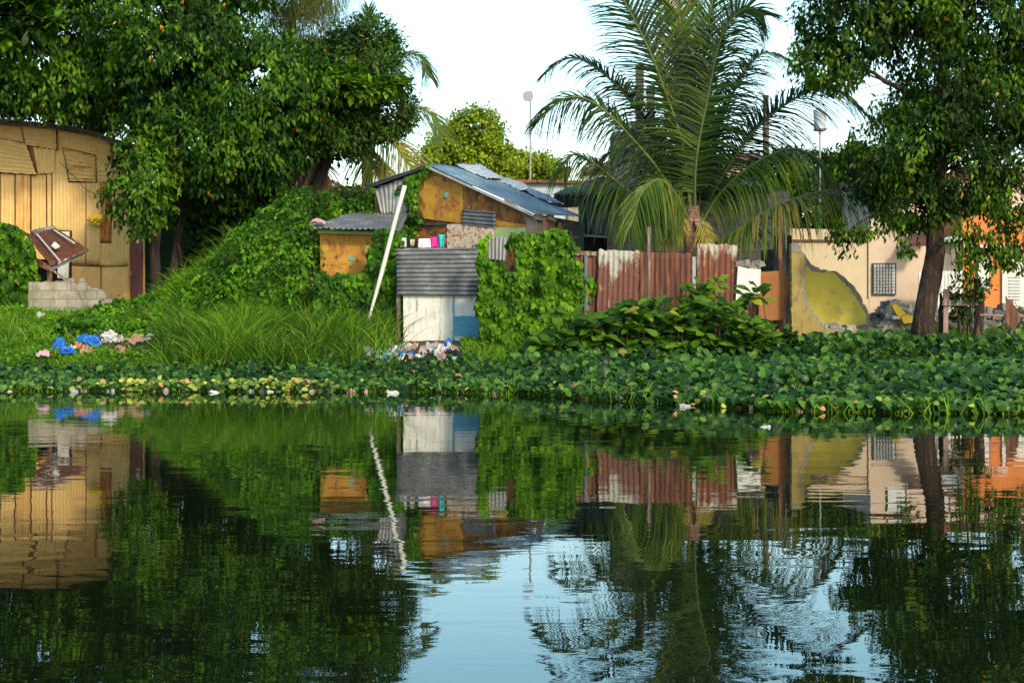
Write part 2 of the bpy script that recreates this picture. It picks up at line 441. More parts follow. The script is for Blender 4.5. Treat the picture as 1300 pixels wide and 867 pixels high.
M_rustp = worn('rusted_sheet_pale', (.42,.42,.35), (.30,.29,.23), stain=(.13,.06,.045), st_stretch=(3.5,3.5,.9), st_scale=1.6, st=(.46,.58), stain2=(.6,.58,.5), st2=(.62,.7), rough=.75, bmp=.25, bd=.004)
M_rustz = worn('rust_climbing_pale_sheet', (.45,.45,.38), (.33,.33,.27), stain=(.12,.05,.035), st_stretch=(3,3,1.1), st_scale=1.8, st=(.47,.57), zg=(.9,1.65,.22,-.09), stain2=(.3,.2,.13), st2=(.58,.66), rough=.75, bmp=.25, bd=.004)
M_rusty = worn('rust_covering_pale_sheet', (.45,.43,.36), (.33,.31,.25), stain=(.13,.045,.028), st_stretch=(3.5,3.5,.8), st_scale=1.8, st=(.45,.56), zg=(1.0,1.75,.25,-.02), stain2=(.34,.17,.08), st2=(.57,.65), rough=.75, bmp=.25, bd=.004)
M_rusto = worn('rusted_sheet_orange', (.24,.09,.04), (.15,.05,.028), stain=(.42,.32,.22), st_stretch=(6,6,.5), st_scale=2, st=(.55,.7), rough=.75, bmp=.25, bd=.004)
M_galv = worn('grey_corrugated', (.19,.21,.23), (.12,.135,.15), stain=(.28,.3,.31), st_stretch=(1.4,1.4,2), st=(.5,.7), stain2=(.15,.055,.03), st2=(.57,.64), st_scale=1.6, rough=.5, metallic=.35, bmp=.15, bd=.003)
M_galvl = worn('light_corrugated', (.42,.42,.4), (.28,.28,.27), stain=(.2,.17,.14), st_stretch=(6,6,.6), st=(.5,.66), rough=.6, metallic=.1, bmp=.15, bd=.003)
M_roofb = worn('blue_grey_roof_metal', (.17,.29,.38), (.12,.22,.30), stain=(.33,.4,.44), st_stretch=(.7,3,1), st=(.54,.7), stain2=(.12,.1,.09), st2=(.62,.72), rough=.55, metallic=.15, bmp=.15, bd=.003)
M_roofw = worn('pale_roof_metal', (.6,.68,.72), (.45,.53,.58), stain=(.3,.33,.35), rough=.4, metallic=.3)
M_ply = worn('plywood_orange', (.50,.27,.03), (.40,.18,.025), stain=(.22,.08,.02), st_stretch=(1.5,1.5,1.1), st_scale=3, st=(.5,.6), stain2=(.06,.03,.018), st2=(.58,.63), rough=.75, bmp=.25)
M_plys = worn('plywood_stained', (.36,.15,.03), (.2,.08,.025), stain=(.07,.035,.02), st_stretch=(1.6,1.6,1.0), st_scale=3, st=(.44,.58), stain2=(.42,.2,.04), st2=(.56,.66), rough=.85, bmp=.3)
M_plyb = worn('plywood_brown', (.33,.13,.035), (.26,.1,.03), stain=(.13,.05,.02), st_stretch=(2,2,1), st=(.55,.7), rough=.8, bmp=.25)
M_flake = worn('flaking_white_panel', (.68,.6,.48), (.6,.5,.38), stain=(.3,.12,.05), st_stretch=(3,3,2.4), st_scale=5, st=(.5,.58), stain2=(.1,.07,.05), st2=(.64,.7), rough=.8, bmp=.3)
M_mint = worn('pale_green_panel', (.36,.48,.2), (.3,.42,.18), stain=(.15,.2,.07), st_scale=7, st_stretch=(2,2,2), st=(.6,.66), rough=.7)
M_cyan = plain('cyan_paint', (.05,.42,.55), .5, .1)
M_wood = worn('weathered_wood', (.17,.12,.09), (.1,.07,.055), stain=(.27,.22,.18), st_stretch=(6,6,.5), stretch=(8,8,1), rough=.9, bmp=.5, bd=.008)
M_woodp = worn('pinkish_wood', (.34,.22,.2), (.24,.17,.15), stain=(.15,.1,.08), st_stretch=(6,6,.5), rough=.9)
M_woodg = worn('greenish_wood', (.17,.2,.13), (.12,.13,.09), stain=(.24,.15,.1), st_stretch=(6,6,.5), rough=.9)
M_woodo = worn('orange_wood', (.42,.2,.09), (.3,.13,.055), stain=(.13,.06,.03), st_stretch=(6,6,.6), rough=.85)
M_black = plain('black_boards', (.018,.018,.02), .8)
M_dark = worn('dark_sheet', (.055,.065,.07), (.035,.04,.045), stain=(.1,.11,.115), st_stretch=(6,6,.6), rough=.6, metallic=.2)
M_slate = worn('slate_blue_sheet', (.10,.13,.155), (.06,.085,.1), stain=(.17,.2,.21), st_stretch=(5,5,.5), rough=.6, metallic=.2)
M_block = blockmat('concrete_block', (.30,.27,.22), (.25,.225,.185), (.15,.135,.115), moss=(.10,.095,.05))
M_blockl = blockmat('concrete_block_light', (.33,.29,.22), (.26,.23,.175), (.16,.145,.12), moss=(.13,.13,.07))
M_blockd = blockmat('concrete_block_dark', (.12,.115,.095), (.09,.085,.07), (.06,.055,.045))
M_conc = worn('concrete', (.27,.25,.22), (.2,.185,.165), stain=(.12,.11,.1), rough=.95, bmp=.7, bd=.015, fine=30)
M_rubble = worn('rubble', (.40,.37,.33), (.28,.26,.23), stain=(.13,.12,.1), st_stretch=(1,1,1), stain2=(.4,.36,.3), rough=.95, bmp=.8, bd=.03, fine=18)
M_mustard_sh = worn('mustard_plaster_shaded', (.34,.26,.075), (.27,.2,.06), stain=(.16,.12,.05), st_stretch=(2,2,1), st=(.5,.62), stain2=(.46,.36,.11), st2=(.6,.7), rough=.85, bmp=.3)  # shade on the pier put into a darker copy of the mustard plaster
M_mustard = worn('mustard_plaster', (.62,.52,.08), (.55,.45,.065), stain=(.34,.27,.07), st_stretch=(1,1,1), st=(.52,.66), stain2=(.2,.16,.07), st2=(.66,.7), rough=.8, bmp=.15)
M_cream = worn('cream_plaster', (.66,.56,.38), (.60,.50,.33), stain=(.5,.41,.28), st_stretch=(2,2,.5), st=(.56,.75), rough=.85, bmp=.1)
M_peach = worn('peach_plaster', (.66,.53,.41), (.60,.47,.36), stain=(.5,.4,.3), st_stretch=(2,2,.5), st=(.56,.75), rough=.85, bmp=.1)
M_orange = worn('orange_plaster', (.72,.24,.06), (.65,.2,.05), stain=(.5,.17,.06), st_stretch=(2,2,.5), st=(.56,.72), rough=.8, bmp=.1)
M_tile = worn('clay_tile', (.2,.085,.06), (.12,.055,.045), rough=.85)
M_glass = plain('frosted_glass', (.66,.7,.7), .25, .15)
M_grille = plain('iron_grille', (.09,.11,.12), .6)
M_pvc = worn('white_pipe', (.78,.8,.72), (.7,.72,.62), stain=(.25,.28,.15), st=(.6,.72), st_stretch=(3,3,1), rough=.35, bmp=.05)
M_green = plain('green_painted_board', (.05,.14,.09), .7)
M_wire = plain('cable', (.02,.02,.02), .6)
M_ctower = worn('bare_concrete_dark', (.11,.11,.085), (.075,.08,.06), stain=(.05,.055,.04), rough=.95)
M_steel = plain('galvanised_pipe', (.32,.33,.33), .5, .2, .3)
M_tin = plain('pale_tin', (.5,.6,.66), .5)

# ================================================================== YELLOW HOUSE
pl = flat(44)
h = thing('corrugated_house', 'tall shack clad in yellow painted corrugated sheets with a maroon door', 'house', P(50, 388, 44))
mb = MB(); mb.prism([P(x,y,44) for x, y in [(-160,135),(0,157),(70,163),(140,178),(183,188),(183,392),(-160,400)]], (-1.3,5,0)); mb.build('wall', M_woodo, h)
def ysheet(q, waves, m, along='u', off=.03, name='cladding_sheet', amp=.006, **k): return corrp(name, pl, q, waves, amp, m, h, off=off, along=along, **k)
xb = [-120,-82,-45,-20,0,19,39,59,66]
for i in range(len(xb)-1):
    a, b = xb[i]+.8, xb[i+1]-.8
    ysheet([(a,221+random.uniform(-2,2)),(b,221+random.uniform(-1,2)),(b,395),(a,395)], (b-a)/5, [M_yel,M_yelr,M_yel2][i % 2 if i < 6 else 0], off=.03+.02*(i % 2), rag=.02, seed=i)
ysheet([(66.4,190),(88,190),(90,296),(66.4,295)], 5, M_yel2, off=.045, seed=21)
ysheet([(88.5,228),(108.6,229),(109,335),(91,334)], 5, M_yel, off=.035, seed=22)
ysheet([(109.6,230),(126.5,230),(127,336),(109.6,335)], 4, M_yel, off=.06, seed=23)
ysheet([(127,230),(141,232),(141,308),(127,307)], 3, M_yelR, off=.08, seed=24)
ysheet([(127,309),(155,309),(155,337),(127,337)], 6, M_yel, off=.045, seed=25)
ysheet([(141.5,232),(163,232),(164,336),(141.5,338)], 5, M_yel2, off=.065, seed=26)
ysheet([(163.6,186),(183,190),(183,297),(163.6,297)], 4, M_yel, off=.04, seed=28)
ysheet([(89,336),(128,338),(128,392),(90,392)], 9, M_yel, off=.05, rag=.02, seed=29)
ysheet([(128.6,338),(164,336),(165,392),(128.6,392)], 8, M_yel, off=.035, rag=.02, seed=30)
ysheet([(-20,172),(33,183),(46,222),(-20,217)], 8, M_yel2, 'v', off=.15, rag=.03, sag=.02, amp=.012, seed=3)
ysheet([(-110,150),(-21,168),(-21,216),(-110,216)], 9, M_yel2, 'v', off=.07, rag=.03, amp=.012, seed=13)
ysheet([(28,160),(71,164),(72,190),(32,184)], 5, M_yel2, 'v', off=.13, rag=.02, amp=.012, seed=4)
ysheet([(-20,156),(28,160),(31,182),(-20,171)], 4, M_yel, 'v', off=.05, rag=.02, amp=.012, seed=5)
ysheet([(42,187),(70,190),(68,220),(48,221)], 5, M_yel, 'u', off=.1, rag=.02, seed=6)
ysheet([(71,164),(141,178),(141,206),(73,190)], 5, M_yel2, 'v', off=.06, rag=.02, amp=.012, seed=7)
ysheet([(80,188),(121,198),(122,231),(88,230)], 7, M_yelr2, 'v', off=.12, rag=.02, sag=.03, amp=.012, seed=8)
ysheet([(121,199),(163,200),(163,231),(122,231)], 6, M_yel2, 'v', off=.07, rag=.02, amp=.012, seed=9)
for q in ([(79,187),(122,197),(123,232),(87,231.5)], [(-21,171),(34,182),(47,223),(-21,218.5)], [(27,159),(72,163),(72.6,191.3),(31,185)]):
    slab('patch_edge_shade', pl, q, .01, M_black, h, off=.075)  # black rim stands in for the shadow lines around each patch
mb = MB()
for x, y0, y1 in ((19.6,222,300),(39.4,222,296),(59.3,222,292),(65.9,222,290),(109.3,230,335),(163.5,200,296),(89.5,338,362),(128.2,339,380),(-.2,222,292)):
    mb.beam(pl(x,y0,.045), pl(x+random.uniform(-.4,.4),y1,.045), random.uniform(.014,.03), .01)
mb.beam(pl(89,336.5,.07), pl(128,338.5,.07), .02, .01); mb.beam(pl(128,338.6,.07), pl(163,337.2,.07), .016, .01)
mb.build('seam', M_black, h)
# curved roof of dark metal, edge overhanging
rp = [(-160,130),(-60,145),(0,152),(50,157),(90,161),(120,169),(143,177),(188,189)]
mbv = []; nseg = len(rp)
V = []; Fs = []
pts = []
for i in range(len(rp)-1):
    for k in range(12):
        t = k/12; pts.append((rp[i][0]+(rp[i+1][0]-rp[i][0])*t, rp[i][1]+(rp[i+1][1]-rp[i][1])*t+.5*math.sin((i*12+k)*1.05)))
pts.append(rp[-1])
for x, y in pts:
    a = P(x, y-1.6+random.uniform(-.4,.4), 43.3); b = P(x, y-1, 44); b.y = 50; c = a.copy(); c.z -= .05
    V += [a, Vector((a.x-1.5, 50, a.z+.25)), Vector((a.x-1.5, 50, a.z+.2)), a-Vector((0,0,.035))]
n = len(pts)
for i in range(n-1):
    for k in range(4): Fs.append((i*4+k, i*4+(k+1) % 4, (i+1)*4+(k+1) % 4, (i+1)*4+k))
Fs += [(0,3,2,1), tuple((n-1)*4+k for k in range(4))]
link_mesh('roof', V, Fs, M_roofd, h)
mb = MB()
for i in range(len(rp)-1): mb.beam(P(rp[i][0], rp[i][1]+2.6, 43.6), P(rp[i+1][0], rp[i+1][1]+2.6, 43.6), .1, .07)
mb.build('eave_board', M_roofd, h)
d = slab('door', pl, [(165,298),(182,298),(182,390),(165,390)], .07, M_door, h, off=.07)
mb = MB()
for x0, x1, y0, y1 in ((167.5,172.5,312,328),(174.5,179.5,312,328),(167.5,172.5,334,352),(174.5,179.5,334,352),(167.5,179.5,357,380)):
    q = [pl(x, y, .085) for x, y in ((x0,y0),(x1,y0),(x1,y1),(x0,y1))]
    mb.prism(q, pl.back(.012))
mb.build('door_panel', M_door, d)
mb = MB(); c = pl(166.5, 347, .1); mb.box(c, (.03,.05,.12)); mb.build('handle', M_steel, d)
slab('notice', pl, [(173,300),(177,300),(177,308.5),(173,308.5)], .004, M_white, h, off=.082)
mb = MB()
for a, b in (((164,296),(184,296)),((164.2,296),(164.2,392)),((183,296),(183,392))): mb.beam(pl(*a,.08), pl(*b,.08), .03, .06)
mb.build('door_frame', M_yelr, h)
w = slab('window', pl, [(72,292),(91,293),(91,356),(72,356)], .05, M_black, h, off=.075)
slab('shutter', pl, [(73,294),(88.2,294),(87,353),(73,353)], .03, M_white, w, off=.11)
tg = MB()
tg.tube([P(75,205,43.7),P(82,212,43.7),P(98,228,43.75),P(108,240,43.8),(P(122,247,43.8)),P(136,246,43.7)], .008, 5)
tag(tg.build('hanging_wire', M_wire), 'thin loose wire sagging across the yellow corrugated wall', 'wire')

def crumple(name, px, py, d, sx, sz, m, label, cat, group=None, sy=None, seed=None, rough=.52, rest=None, flatb=True):
    """a crumpled bag or rag: folded, creased closed surface"""
    seed = random.random()*50 if seed is None else seed
    c = P(px, py, d); sx *= d/F; sz *= d/F; sy = sy or sx*.6; V = []; nu, nv = 22, 13
    for j in range(nv):
        th = math.pi*j/(nv-1)
        for i in range(nu):
            ph = 2*math.pi*i/nu; u = Vector((math.sin(th)*math.cos(ph), math.sin(th)*math.sin(ph), math.cos(th)))
            q = u*1.6+Vector((seed, seed*.7, 0)); r = 1+rough*(1-2.5*abs(noise.noise(q*1.6)))*1.0-rough*.5+rough*1.0*noise.noise(q*3.5)
            z = u.z*r
            if flatb and z < -.5: z = -.5
            V.append((c.x+u.x*r*sx/2, c.y+u.y*r*sy/2, c.z+z*sz/2))
    Fs = [(j*nu+i, (j+1)*nu+i, (j+1)*nu+(i+1) % nu, j*nu+(i+1) % nu) for j in range(nv-1) for i in range(nu)]
    return tag(link_mesh(name, V, Fs, m), label, cat, group)
M_ybag = plain('yellow_plastic', (.75,.55,.03), .35, .15)
crumple('plastic_bag', 121, 279, 43.7, 17, 13, M_ybag, 'bright yellow plastic bag hung on the yellow corrugated wall', 'bag', sy=.25, flatb=False)
# sprig climbing the wall
# ================================================================== LEAN-TO SHED with rusty roof
s = thing('lean_to_shed', 'low shed with a tilted rusty roof sheet before the yellow house', 'shed', P(55, 400, 41))
corr('roof_sheet', P(31,298,42.3), P(70,289,42.5), P(113,316,41.0), P(65,339,40.2), 9, .012, M_rust, s, rag=.05, sag=.05, seed=2)
mb = MB(); mb.prism([P(62,341,40.15), P(114,316,40.95), P(104,325,40.9), P(64,345,40.1)], (0,.03,.01)); mb.build('edge_flashing', M_galv, s)
mb = MB(); mb.prism([P(38,297,42.4), P(42,293,42.3), P(68,288,42.4), P(70,290,42.4), P(45,299,42.2)], (0,.03,.03)); mb.build('ridge_flashing', M_galv, s)
mb = MB(); mb.prism([P(25,318,41.2), P(30,318,41.1), P(66,339,40.15), P(62,344,40.1), P(45,336,40.7)], (0,.05,0)); mb.build('edge_flashing', M_rusto, s)
for a, b in ((P(47,299,42.0), P(76,333,40.15)), (P(69,294,42.2), P(95,311,41.2))):
    mb = MB(); mb.beam(a+Vector((0,-.03,.04)), b+Vector((0,-.03,.04)), .035, .02); mb.build('batten', M_white, s)
mb = MB(); mb.prism([P(66,318,41.0)+Vector((0,-.06,.1)), P(70,313,41.2)+Vector((0,-.06,.1)), P(77,319,41)+Vector((0,-.06,.1)), P(71,322,40.8)+Vector((0,-.06,.1))], (0,.01,.02)); mb.build('paper_scrap', M_white, s)
mb = MB(); mb.beam(P(63,342,40.3), P(64,405,40.3), .1, .08); mb.build('post', M_woodo, s)
mb = MB(); mb.beam(P(30,322,41), P(32,405,41), .09, .08); mb.build('post', M_wood, s)
mb = MB(); mb.beam(P(60,338,40.0), P(86,357,39.9), .05, .04); mb.build('prop', M_wood, s)
slab('wall', flat(41.6), [(24,328),(72,330),(72,405),(24,405)], .08, M_black, s)  # black panel stands in for the shade inside the shed
mb = MB()
for k in range(4): mb.beam(P(33,338+k*5,41.4), P(48,339+k*5,41.4), .05, .015)
mb.build('louvre', M_slate, s)
# block wall ruin
s = thing('block_wall_ruin', 'broken grey concrete block wall in the grass before the yellow house', 'wall', P(90, 402, 40))
slab('front_courses', flat(39.7), [(36,359),(84,356),(88,357),(89,370),(99,371),(100,379),(107,390),(115,400),(118,420),(36,420)], .15, M_blockl, s, jag=.9)  # sunlit look of these courses put into the lighter block colour
slab('rear_courses', flat(39.95), [(82,353),(94,353),(95,361),(100,361),(101,353),(106,354),(109,360),(116,366),(131,367),(135,378),(143,380),(141,390),(134,396),(132,420),(82,420)], .15, M_block, s, jag=1.1)

# ================================================================== added dark backdrop for the shade under trees, green shed
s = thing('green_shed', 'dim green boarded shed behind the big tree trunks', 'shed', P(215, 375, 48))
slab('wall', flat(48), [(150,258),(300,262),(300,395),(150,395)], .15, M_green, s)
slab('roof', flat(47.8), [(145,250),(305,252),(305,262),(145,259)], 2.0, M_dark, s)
s = thing('shade_backdrop', 'added black plank backdrop standing in for deep shade behind the big tree', 'fence', P(330, 370, 50))  # black planks added to give darkness behind the trunks
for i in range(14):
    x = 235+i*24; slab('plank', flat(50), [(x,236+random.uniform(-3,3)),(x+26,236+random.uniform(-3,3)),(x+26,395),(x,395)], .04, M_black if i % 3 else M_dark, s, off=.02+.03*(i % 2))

# ================================================================== PLYWOOD SHACK (rotated about 35 degrees)
a = R(35); gx, gy = math.cos(a), -math.sin(a)
C0 = Vector((.47, 34.5)); G = Vector((gx, gy)); SD = Vector((math.sin(a), math.cos(a)))
GP = Plane(C0, C0-G); SP = Plane(C0, C0+SD)
s = thing('plywood_shack', 'patched shack of orange plywood under a blue grey corrugated roof', 'shack', Vector((-.6, 35.6, .75)))
SH = s
slab('wall', GP, [(476,242),(547,216),(676,274),(676,400),(476,400)], .1, M_plys, s, off=-.04)
slab('plywood_panel', GP, [(531,226),(548,217),(588,236),(587.5,284),(556,280),(530,276)], .02, M_ply, s, off=.02, jag=.3)
slab('plywood_panel', GP, [(589,236),(675,274),(668,284),(650,283),(628,279),(589,270)], .02, M_plys, s, off=.02, jag=.3)
slab('plywood_panel', GP, [(628.6,279.5),(650,283),(668,285),(668,289),(628.6,288)], .02, M_ply, s, off=.025)
slab('plywood_panel', GP, [(508,286),(566,285),(566,325),(508,325)], .02, M_plys, s, off=.03)
slab('flaking_panel', GP, [(567.5,285),(598,284),(628,288),(628,325),(567.5,325)], .02, M_flake, s, off=.035, jag=.3)
slab('green_panel', GP, [(628.8,288.5),(668,289),(668,306),(628.8,306)], .02, M_mint, s, off=.03, jag=.2)
corrp('corrugated_patch', GP, [(587,266),(629,269),(628,289),(586,285)], 4, .014, M_galv, s, off=.06, along='v', rag=.02)
corrp('corrugated_wall', GP, [(475,240),(531,219),(515,273),(484,273)], 9, .014, M_galvl, s, off=.05, rag=.03)
corrp('corrugated_patch', GP, [(599,310),(620,309),(620,330),(600,330)], 4, .012, M_galv, s, off=.09, seed=4)
corrp('corrugated_patch', GP, [(619,301),(644,302),(642,332),(620,330)], 5, .014, M_galvl, s, off=.1, rag=.02, seed=5)
for px_, py_, r_ in ((567,248,3.3),):
    mb = MB(); c = GP(px_, py_, .03); mb.tube([c, c+Vector((GP.n.x,GP.n.y,0))*.02], r_*35.5/F, 14); mb.build('round_vent', M_cyan, s)
mb = MB(); mb.beam(GP(508,284.5,.07), GP(566,284.5,.07), .05, .05); mb.build('lintel', M_dark, s)
for x0, x1, y0, y1, m in ((668,681,276,325,M_woodp),):
    slab('board', GP, [(x0,y0),(x1,y0),(x1,y1),(x0,y1)], .03, m, s, off=.05)
for x0, x1, y0, m in ((682,689,272,M_woodg),(689.6,694,276,M_woodp),(695,699,272,M_plys),(700,703.5,273,M_wood),(709,713,283,M_woodo)):
    slab('board', SP, [(x0,y0),(x1,y0),(x1,330),(x0,330)], .03, m, s, off=.03)
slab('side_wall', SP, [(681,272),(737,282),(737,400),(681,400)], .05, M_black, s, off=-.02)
mb = MB(); mb.beam(SP(681,277,.1), SP(690,279,.1), .06); mb.beam(SP(697,277,.12), SP(705,280,.12), .06); mb.build('rafter_end', M_woodp, s)
# roof planes from geometry: apex A, right eave C, back by M along SD
Az, Cz = 4.24, 3.17; Lr = 2.63; OV = .12
A3 = Vector((C0.x-G.x*Lr, C0.y-G.y*Lr, Az)); C3 = Vector((C0.x, C0.y, Cz))
f3 = -Vector((SD.x, SD.y, 0))*OV; b3 = Vector((SD.x, SD.y, 0))*1.65
C3o = C3+(C3-A3).normalized()*.06
corr('roof', A3+b3, C3o+b3, C3o+f3, A3+f3, 22, .013, M_roofb, s, along='v', sag=.03)
Lz = 3.84; K = 1.7
L3 = Vector((A3.x-G.x*K, A3.y-G.y*K, Lz))
corr('roof', L3+b3, A3+b3, A3+f3, L3+f3, 22, .013, M_galv, s, along='v', sag=.03)
mb = MB(); mb.beam(A3+f3*1.15-Vector((0,0,.06)), C3o+f3*1.15-Vector((0,0,.06)), .05, .11); mb.build('rake_board', M_galvl, s)
mb = MB(); mb.beam(A3+f3*1.15-Vector((0,0,.05)), L3+f3*1.15-Vector((0,0,.05)), .05, .08); mb.build('rake_board', M_dark, s)
def roofpt(u, v, up=0):  # u along slope apex->eave, v back
    return A3+(C3o-A3)*u+f3+(b3-f3)*v+Vector((0,0,up))
for u0, u1, v0, v1, up in ((.0,.30,.55,1.04,.05),(.28,.52,.8,1.06,.05),(.5,.8,.86,1.06,.05)):
    corr('loose_roof_sheet', roofpt(u0,v1,up+.05), roofpt(u1,v1,up+.03), roofpt(u1,v0,up), roofpt(u0,v0,up), 7, .012, M_roofw if u0 < .5 else M_roofb, s, along='v', rag=.05, sag=.05, seed=u0*9+1)

# small plywood shed
s = thing('small_plywood_shed', 'small orange plywood shed with a dark corrugated lean roof in vines', 'shed', P(440, 360, 34.8))
p2 = flat(34.7)
slab('wall', p2, [(406,296),(484,297),(484,380),(408,380)], 1.0, M_ply, s)
corr('roof', P(440,272,36.1), P(519,270,36.1), P(509,292,34.2), P(395,289,34.2), 16, .014, M_galv, s, rag=.03, sag=.03)
mb = MB(); mb.beam(p2(404,294.5,.08), p2(484,296.5,.08), .06, .05); mb.build('batten', M_mint, s)
mb = MB(); c = p2(446,328,.0); mb.tube([c, c-Vector((0,.02,0))], 3.0*34.7/F, 12); mb.build('round_vent', M_cyan, s)
M_pinkc = plain('pink_cloth', (.55,.36,.40), .8, .2)
crumple('cloth', 404, 283, 34.3, 17, 9, M_pinkc, 'pale pink rag on the corner of the small shed roof', 'rag', sy=.2)

# ---------------------------------------------------------------- grey corrugated barrier and white wall
s = thing('corrugated_barrier', 'horizontal sheet of dark grey corrugated metal above the white wall', 'barrier', P(556, 434, 33.3))
p3 = flat(33.15)
corrp('sheet', p3, [(502,316),(612,314),(611,375),(505,374)], 10.5, .018, M_galv, s, off=.0, along='v', rag=.02)
for x in (506, 608):
    mb = MB(); mb.beam(P(x,316,33.3), P(x,440,33.3), .07, .07); mb.build('post', M_wood, s)
s = thing('white_wall', 'low stained white wall with a blue painted square', 'wall', P(563, 434, 33.3))
p4 = flat(33.25)
slab('wall_panel', p4, [(512,374.5),(575,374.5),(575,438),(512,438)], .1, M_whitew, s)
slab('wall_panel', p4, [(576.5,374.5),(613,374.5),(613,438),(576.5,438)], .1, M_white, s, off=-.015)
slab('blue_paint_patch', p4, [(576.8,402),(590,400.6),(611.5,402),(612,428),(600,427.5),(577,427)], .008, M_blue, s, off=-.008, jag=.5)
slab('blue_paint_edge', p4, [(574.8,374.6),(576.8,374.6),(576.8,437),(574.8,437)], .01, M_blue, s, off=.003)
# clothes line
s = MB(); ln = [P(492,299,34.1)]+[P(492+i*10,299+3.5*math.sin(math.pi*min(1,i/9)),34.1) for i in range(1,9)]+[P(582,298,34.1)]
s.tube(ln, .006, 5); tag(s.build('clothes_line', M_wire), 'thin clothes line strung before the plywood shack', 'line')
def cloth(name, x0, x1, y0, y1, m, label, cat, tap=0, seed=0):
    V = []; nu, nv = 9, 8
    for j in range(nv):
        for i in range(nu):
            u = i/(nu-1); v = j/(nv-1); xx = x0+(x1-x0)*u+tap*(u-.5)*(v)*2
            p = P(xx, y0+(y1-y0)*v+.5*math.sin(u*7+seed)*v, 34.06); p.y += .025*math.sin(u*9+seed+v)*(.3+v)
            V.append(p)
    n = len(V); V += [p+Vector((0,.008,0)) for p in V]
    Fs = []
    for j in range(nv-1):
        for i in range(nu-1):
            k = j*nu+i; Fs += [(k,k+nu,k+nu+1,k+1),(k+n,k+1+n,k+nu+1+n,k+nu+n)]
    for i in range(nu-1): Fs += [(i,i+1,i+1+n,i+n), ((nv-1)*nu+i+1,(nv-1)*nu+i,(nv-1)*nu+i+n,(nv-1)*nu+i+1+n)]
    for j in range(nv-1): Fs += [((j+1)*nu,j*nu,j*nu+n,(j+1)*nu+n), (j*nu+nu-1,(j+1)*nu+nu-1,(j+1)*nu+nu-1+n,j*nu+nu-1+n)]
    tag(link_mesh(name, V, Fs, m, None, True), label, cat, 'clothes on the line')
CW = plain('white_cotton', (.8,.8,.82), .9, .1); CD = plain('dark_cotton', (.02,.02,.03), .9); CC = plain('cream_cotton', (.62,.58,.42), .9)
CP = plain('magenta_cotton', (.8,.03,.32), .8, .15); CT = plain('teal_cotton', (.02,.5,.52), .8, .15); CM = plain('mauve_cotton', (.3,.15,.14), .9)
cloth('garment', 503.5, 507.5, 301, 311, CM, 'small brownish garment at the left end of the clothes line', 'clothing', seed=1)
cloth('garment', 508, 515.5, 302, 314, CW, 'small white garment left of the black one on the line', 'clothing', 1, seed=2)
cloth('garment', 515.8, 520.2, 303, 314, CD, 'narrow black garment hanging between white and cream ones', 'clothing', seed=3)
cloth('garment', 520.5, 526.5, 304, 312, CC, 'small cream garment hanging between two black ones', 'clothing', -1, seed=4)
cloth('garment', 527, 531, 304, 314, CD, 'black garment hanging beside the large white one', 'clothing', .5, seed=5)
cloth('shirt', 531.5, 546, 303, 315, CW, 'large white shirt on the clothes line beside the pink one', 'clothing', 1.2, seed=6)
cloth('garment', 546.5, 555, 301, 314.5, CP, 'bright magenta garment between white shirt and teal one', 'clothing', 1, seed=7)
cloth('garment', 556.5, 564.5, 298, 315, CT, 'teal garment at the right end of the clothes line', 'clothing', -1, seed=8)
# leaning pipe
mb = MB(); pa, pb = P(471,395,33.3), P(514,236,33.0); k = [pa.lerp(pb, i/10)+Vector((.006*math.sin(i*.6),0,0)) for i in range(11)]
mb.tube([pa+(pa-pb).normalized()*.3]+k, [.026,.026,.032,.038]+[.042]*8, 12)
tag(mb.build('leaning_pipe', M_pvc, None, True), 'long white plastic pipe leaning in the tall grass', 'pipe')

# ================================================================== concrete block building behind the palm
s = thing('block_building', 'grey concrete block building with dark sheet metal end behind the palm', 'building', P(880, 400, 38.5))
p5 = flat(38.5)
slab('block_wall', p5, [(784,243),(1003,243),(1003,430),(784,430)], .2, M_block, s)
slab('corner_pier', p5, [(771,250),(784.5,250),(784.5,430),(771,430)], .3, M_conc, s, off=.05)
corrp('sheet_wall', flat(38.2), [(736,246),(772,246),(771,300),(740,299)], 6, .02, M_slate, s, off=0, sag=.04)
slab('opening_shade', flat(38.6), [(738,296),(772,296),(772,420),(738,420)], .1, M_black, s)  # black sheet stands in for the shade inside the void
mb = MB(); mb.beam(P(741,299,38.1), P(771,301,38.1), .05); mb.build('sill', M_steel, s)
mb = MB(); mb.beam(P(738,246,38.1), P(738,400,38.1), .12); mb.build('post', M_green, s)
slab('roof_edge', flat(37.8), [(704,247),(770,240),(985,236),(985,242),(771,246),(706,250)], 5, M_dark, s)
corr('roof', P(760,226,43), P(960,224,43), P(975,241,37.6), P(700,248,37.6), 40, .02, M_dark, s, sag=.04)
# concrete frame rising above
s = thing('unfinished_tower', 'dark unfinished concrete upper storey with two bare columns behind the palm', 'building', P(812, 250, 41))
p6 = flat(41.5)
slab('wall', p6, [(779,168),(846,160),(846,320),(779,320)], 1.6, M_ctower, s)
for x0, x1, y0 in ((807.5,817.5,82),(822,831.5,108)):
    slab('column', p6, [(x0,y0),(x1,y0),(x1,170),(x0,170)], .25, M_ctower, s, off=-.2)
s = thing('tin_roofed_house', 'pale blue wall and tin roof beyond the shack roof', 'house', P(700, 300, 50))
slab('wall', flat(50), [(655,233),(721,233),(721,330),(655,330)], 3, M_tin, s)
slab('roof', flat(49.8), [(650,228),(780,230),(780,233),(650,232)], 3.6, M_plys, s)
slab('block_pier', flat(49.9), [(720.5,230),(741,230),(741,330),(720.5,330)], 2, M_blockl, s)
slab('side_wall', flat(50.2), [(741,224),(790,222),(790,330),(741,330)], 2, M_white, s)
s = thing('sunlit_far_house', 'low peach coloured house among the far yellow green trees', 'house', P(672, 300, 66))
slab('wall', flat(66), [(640,213),(722,216),(722,330),(640,330)], 4, M_peach, s)
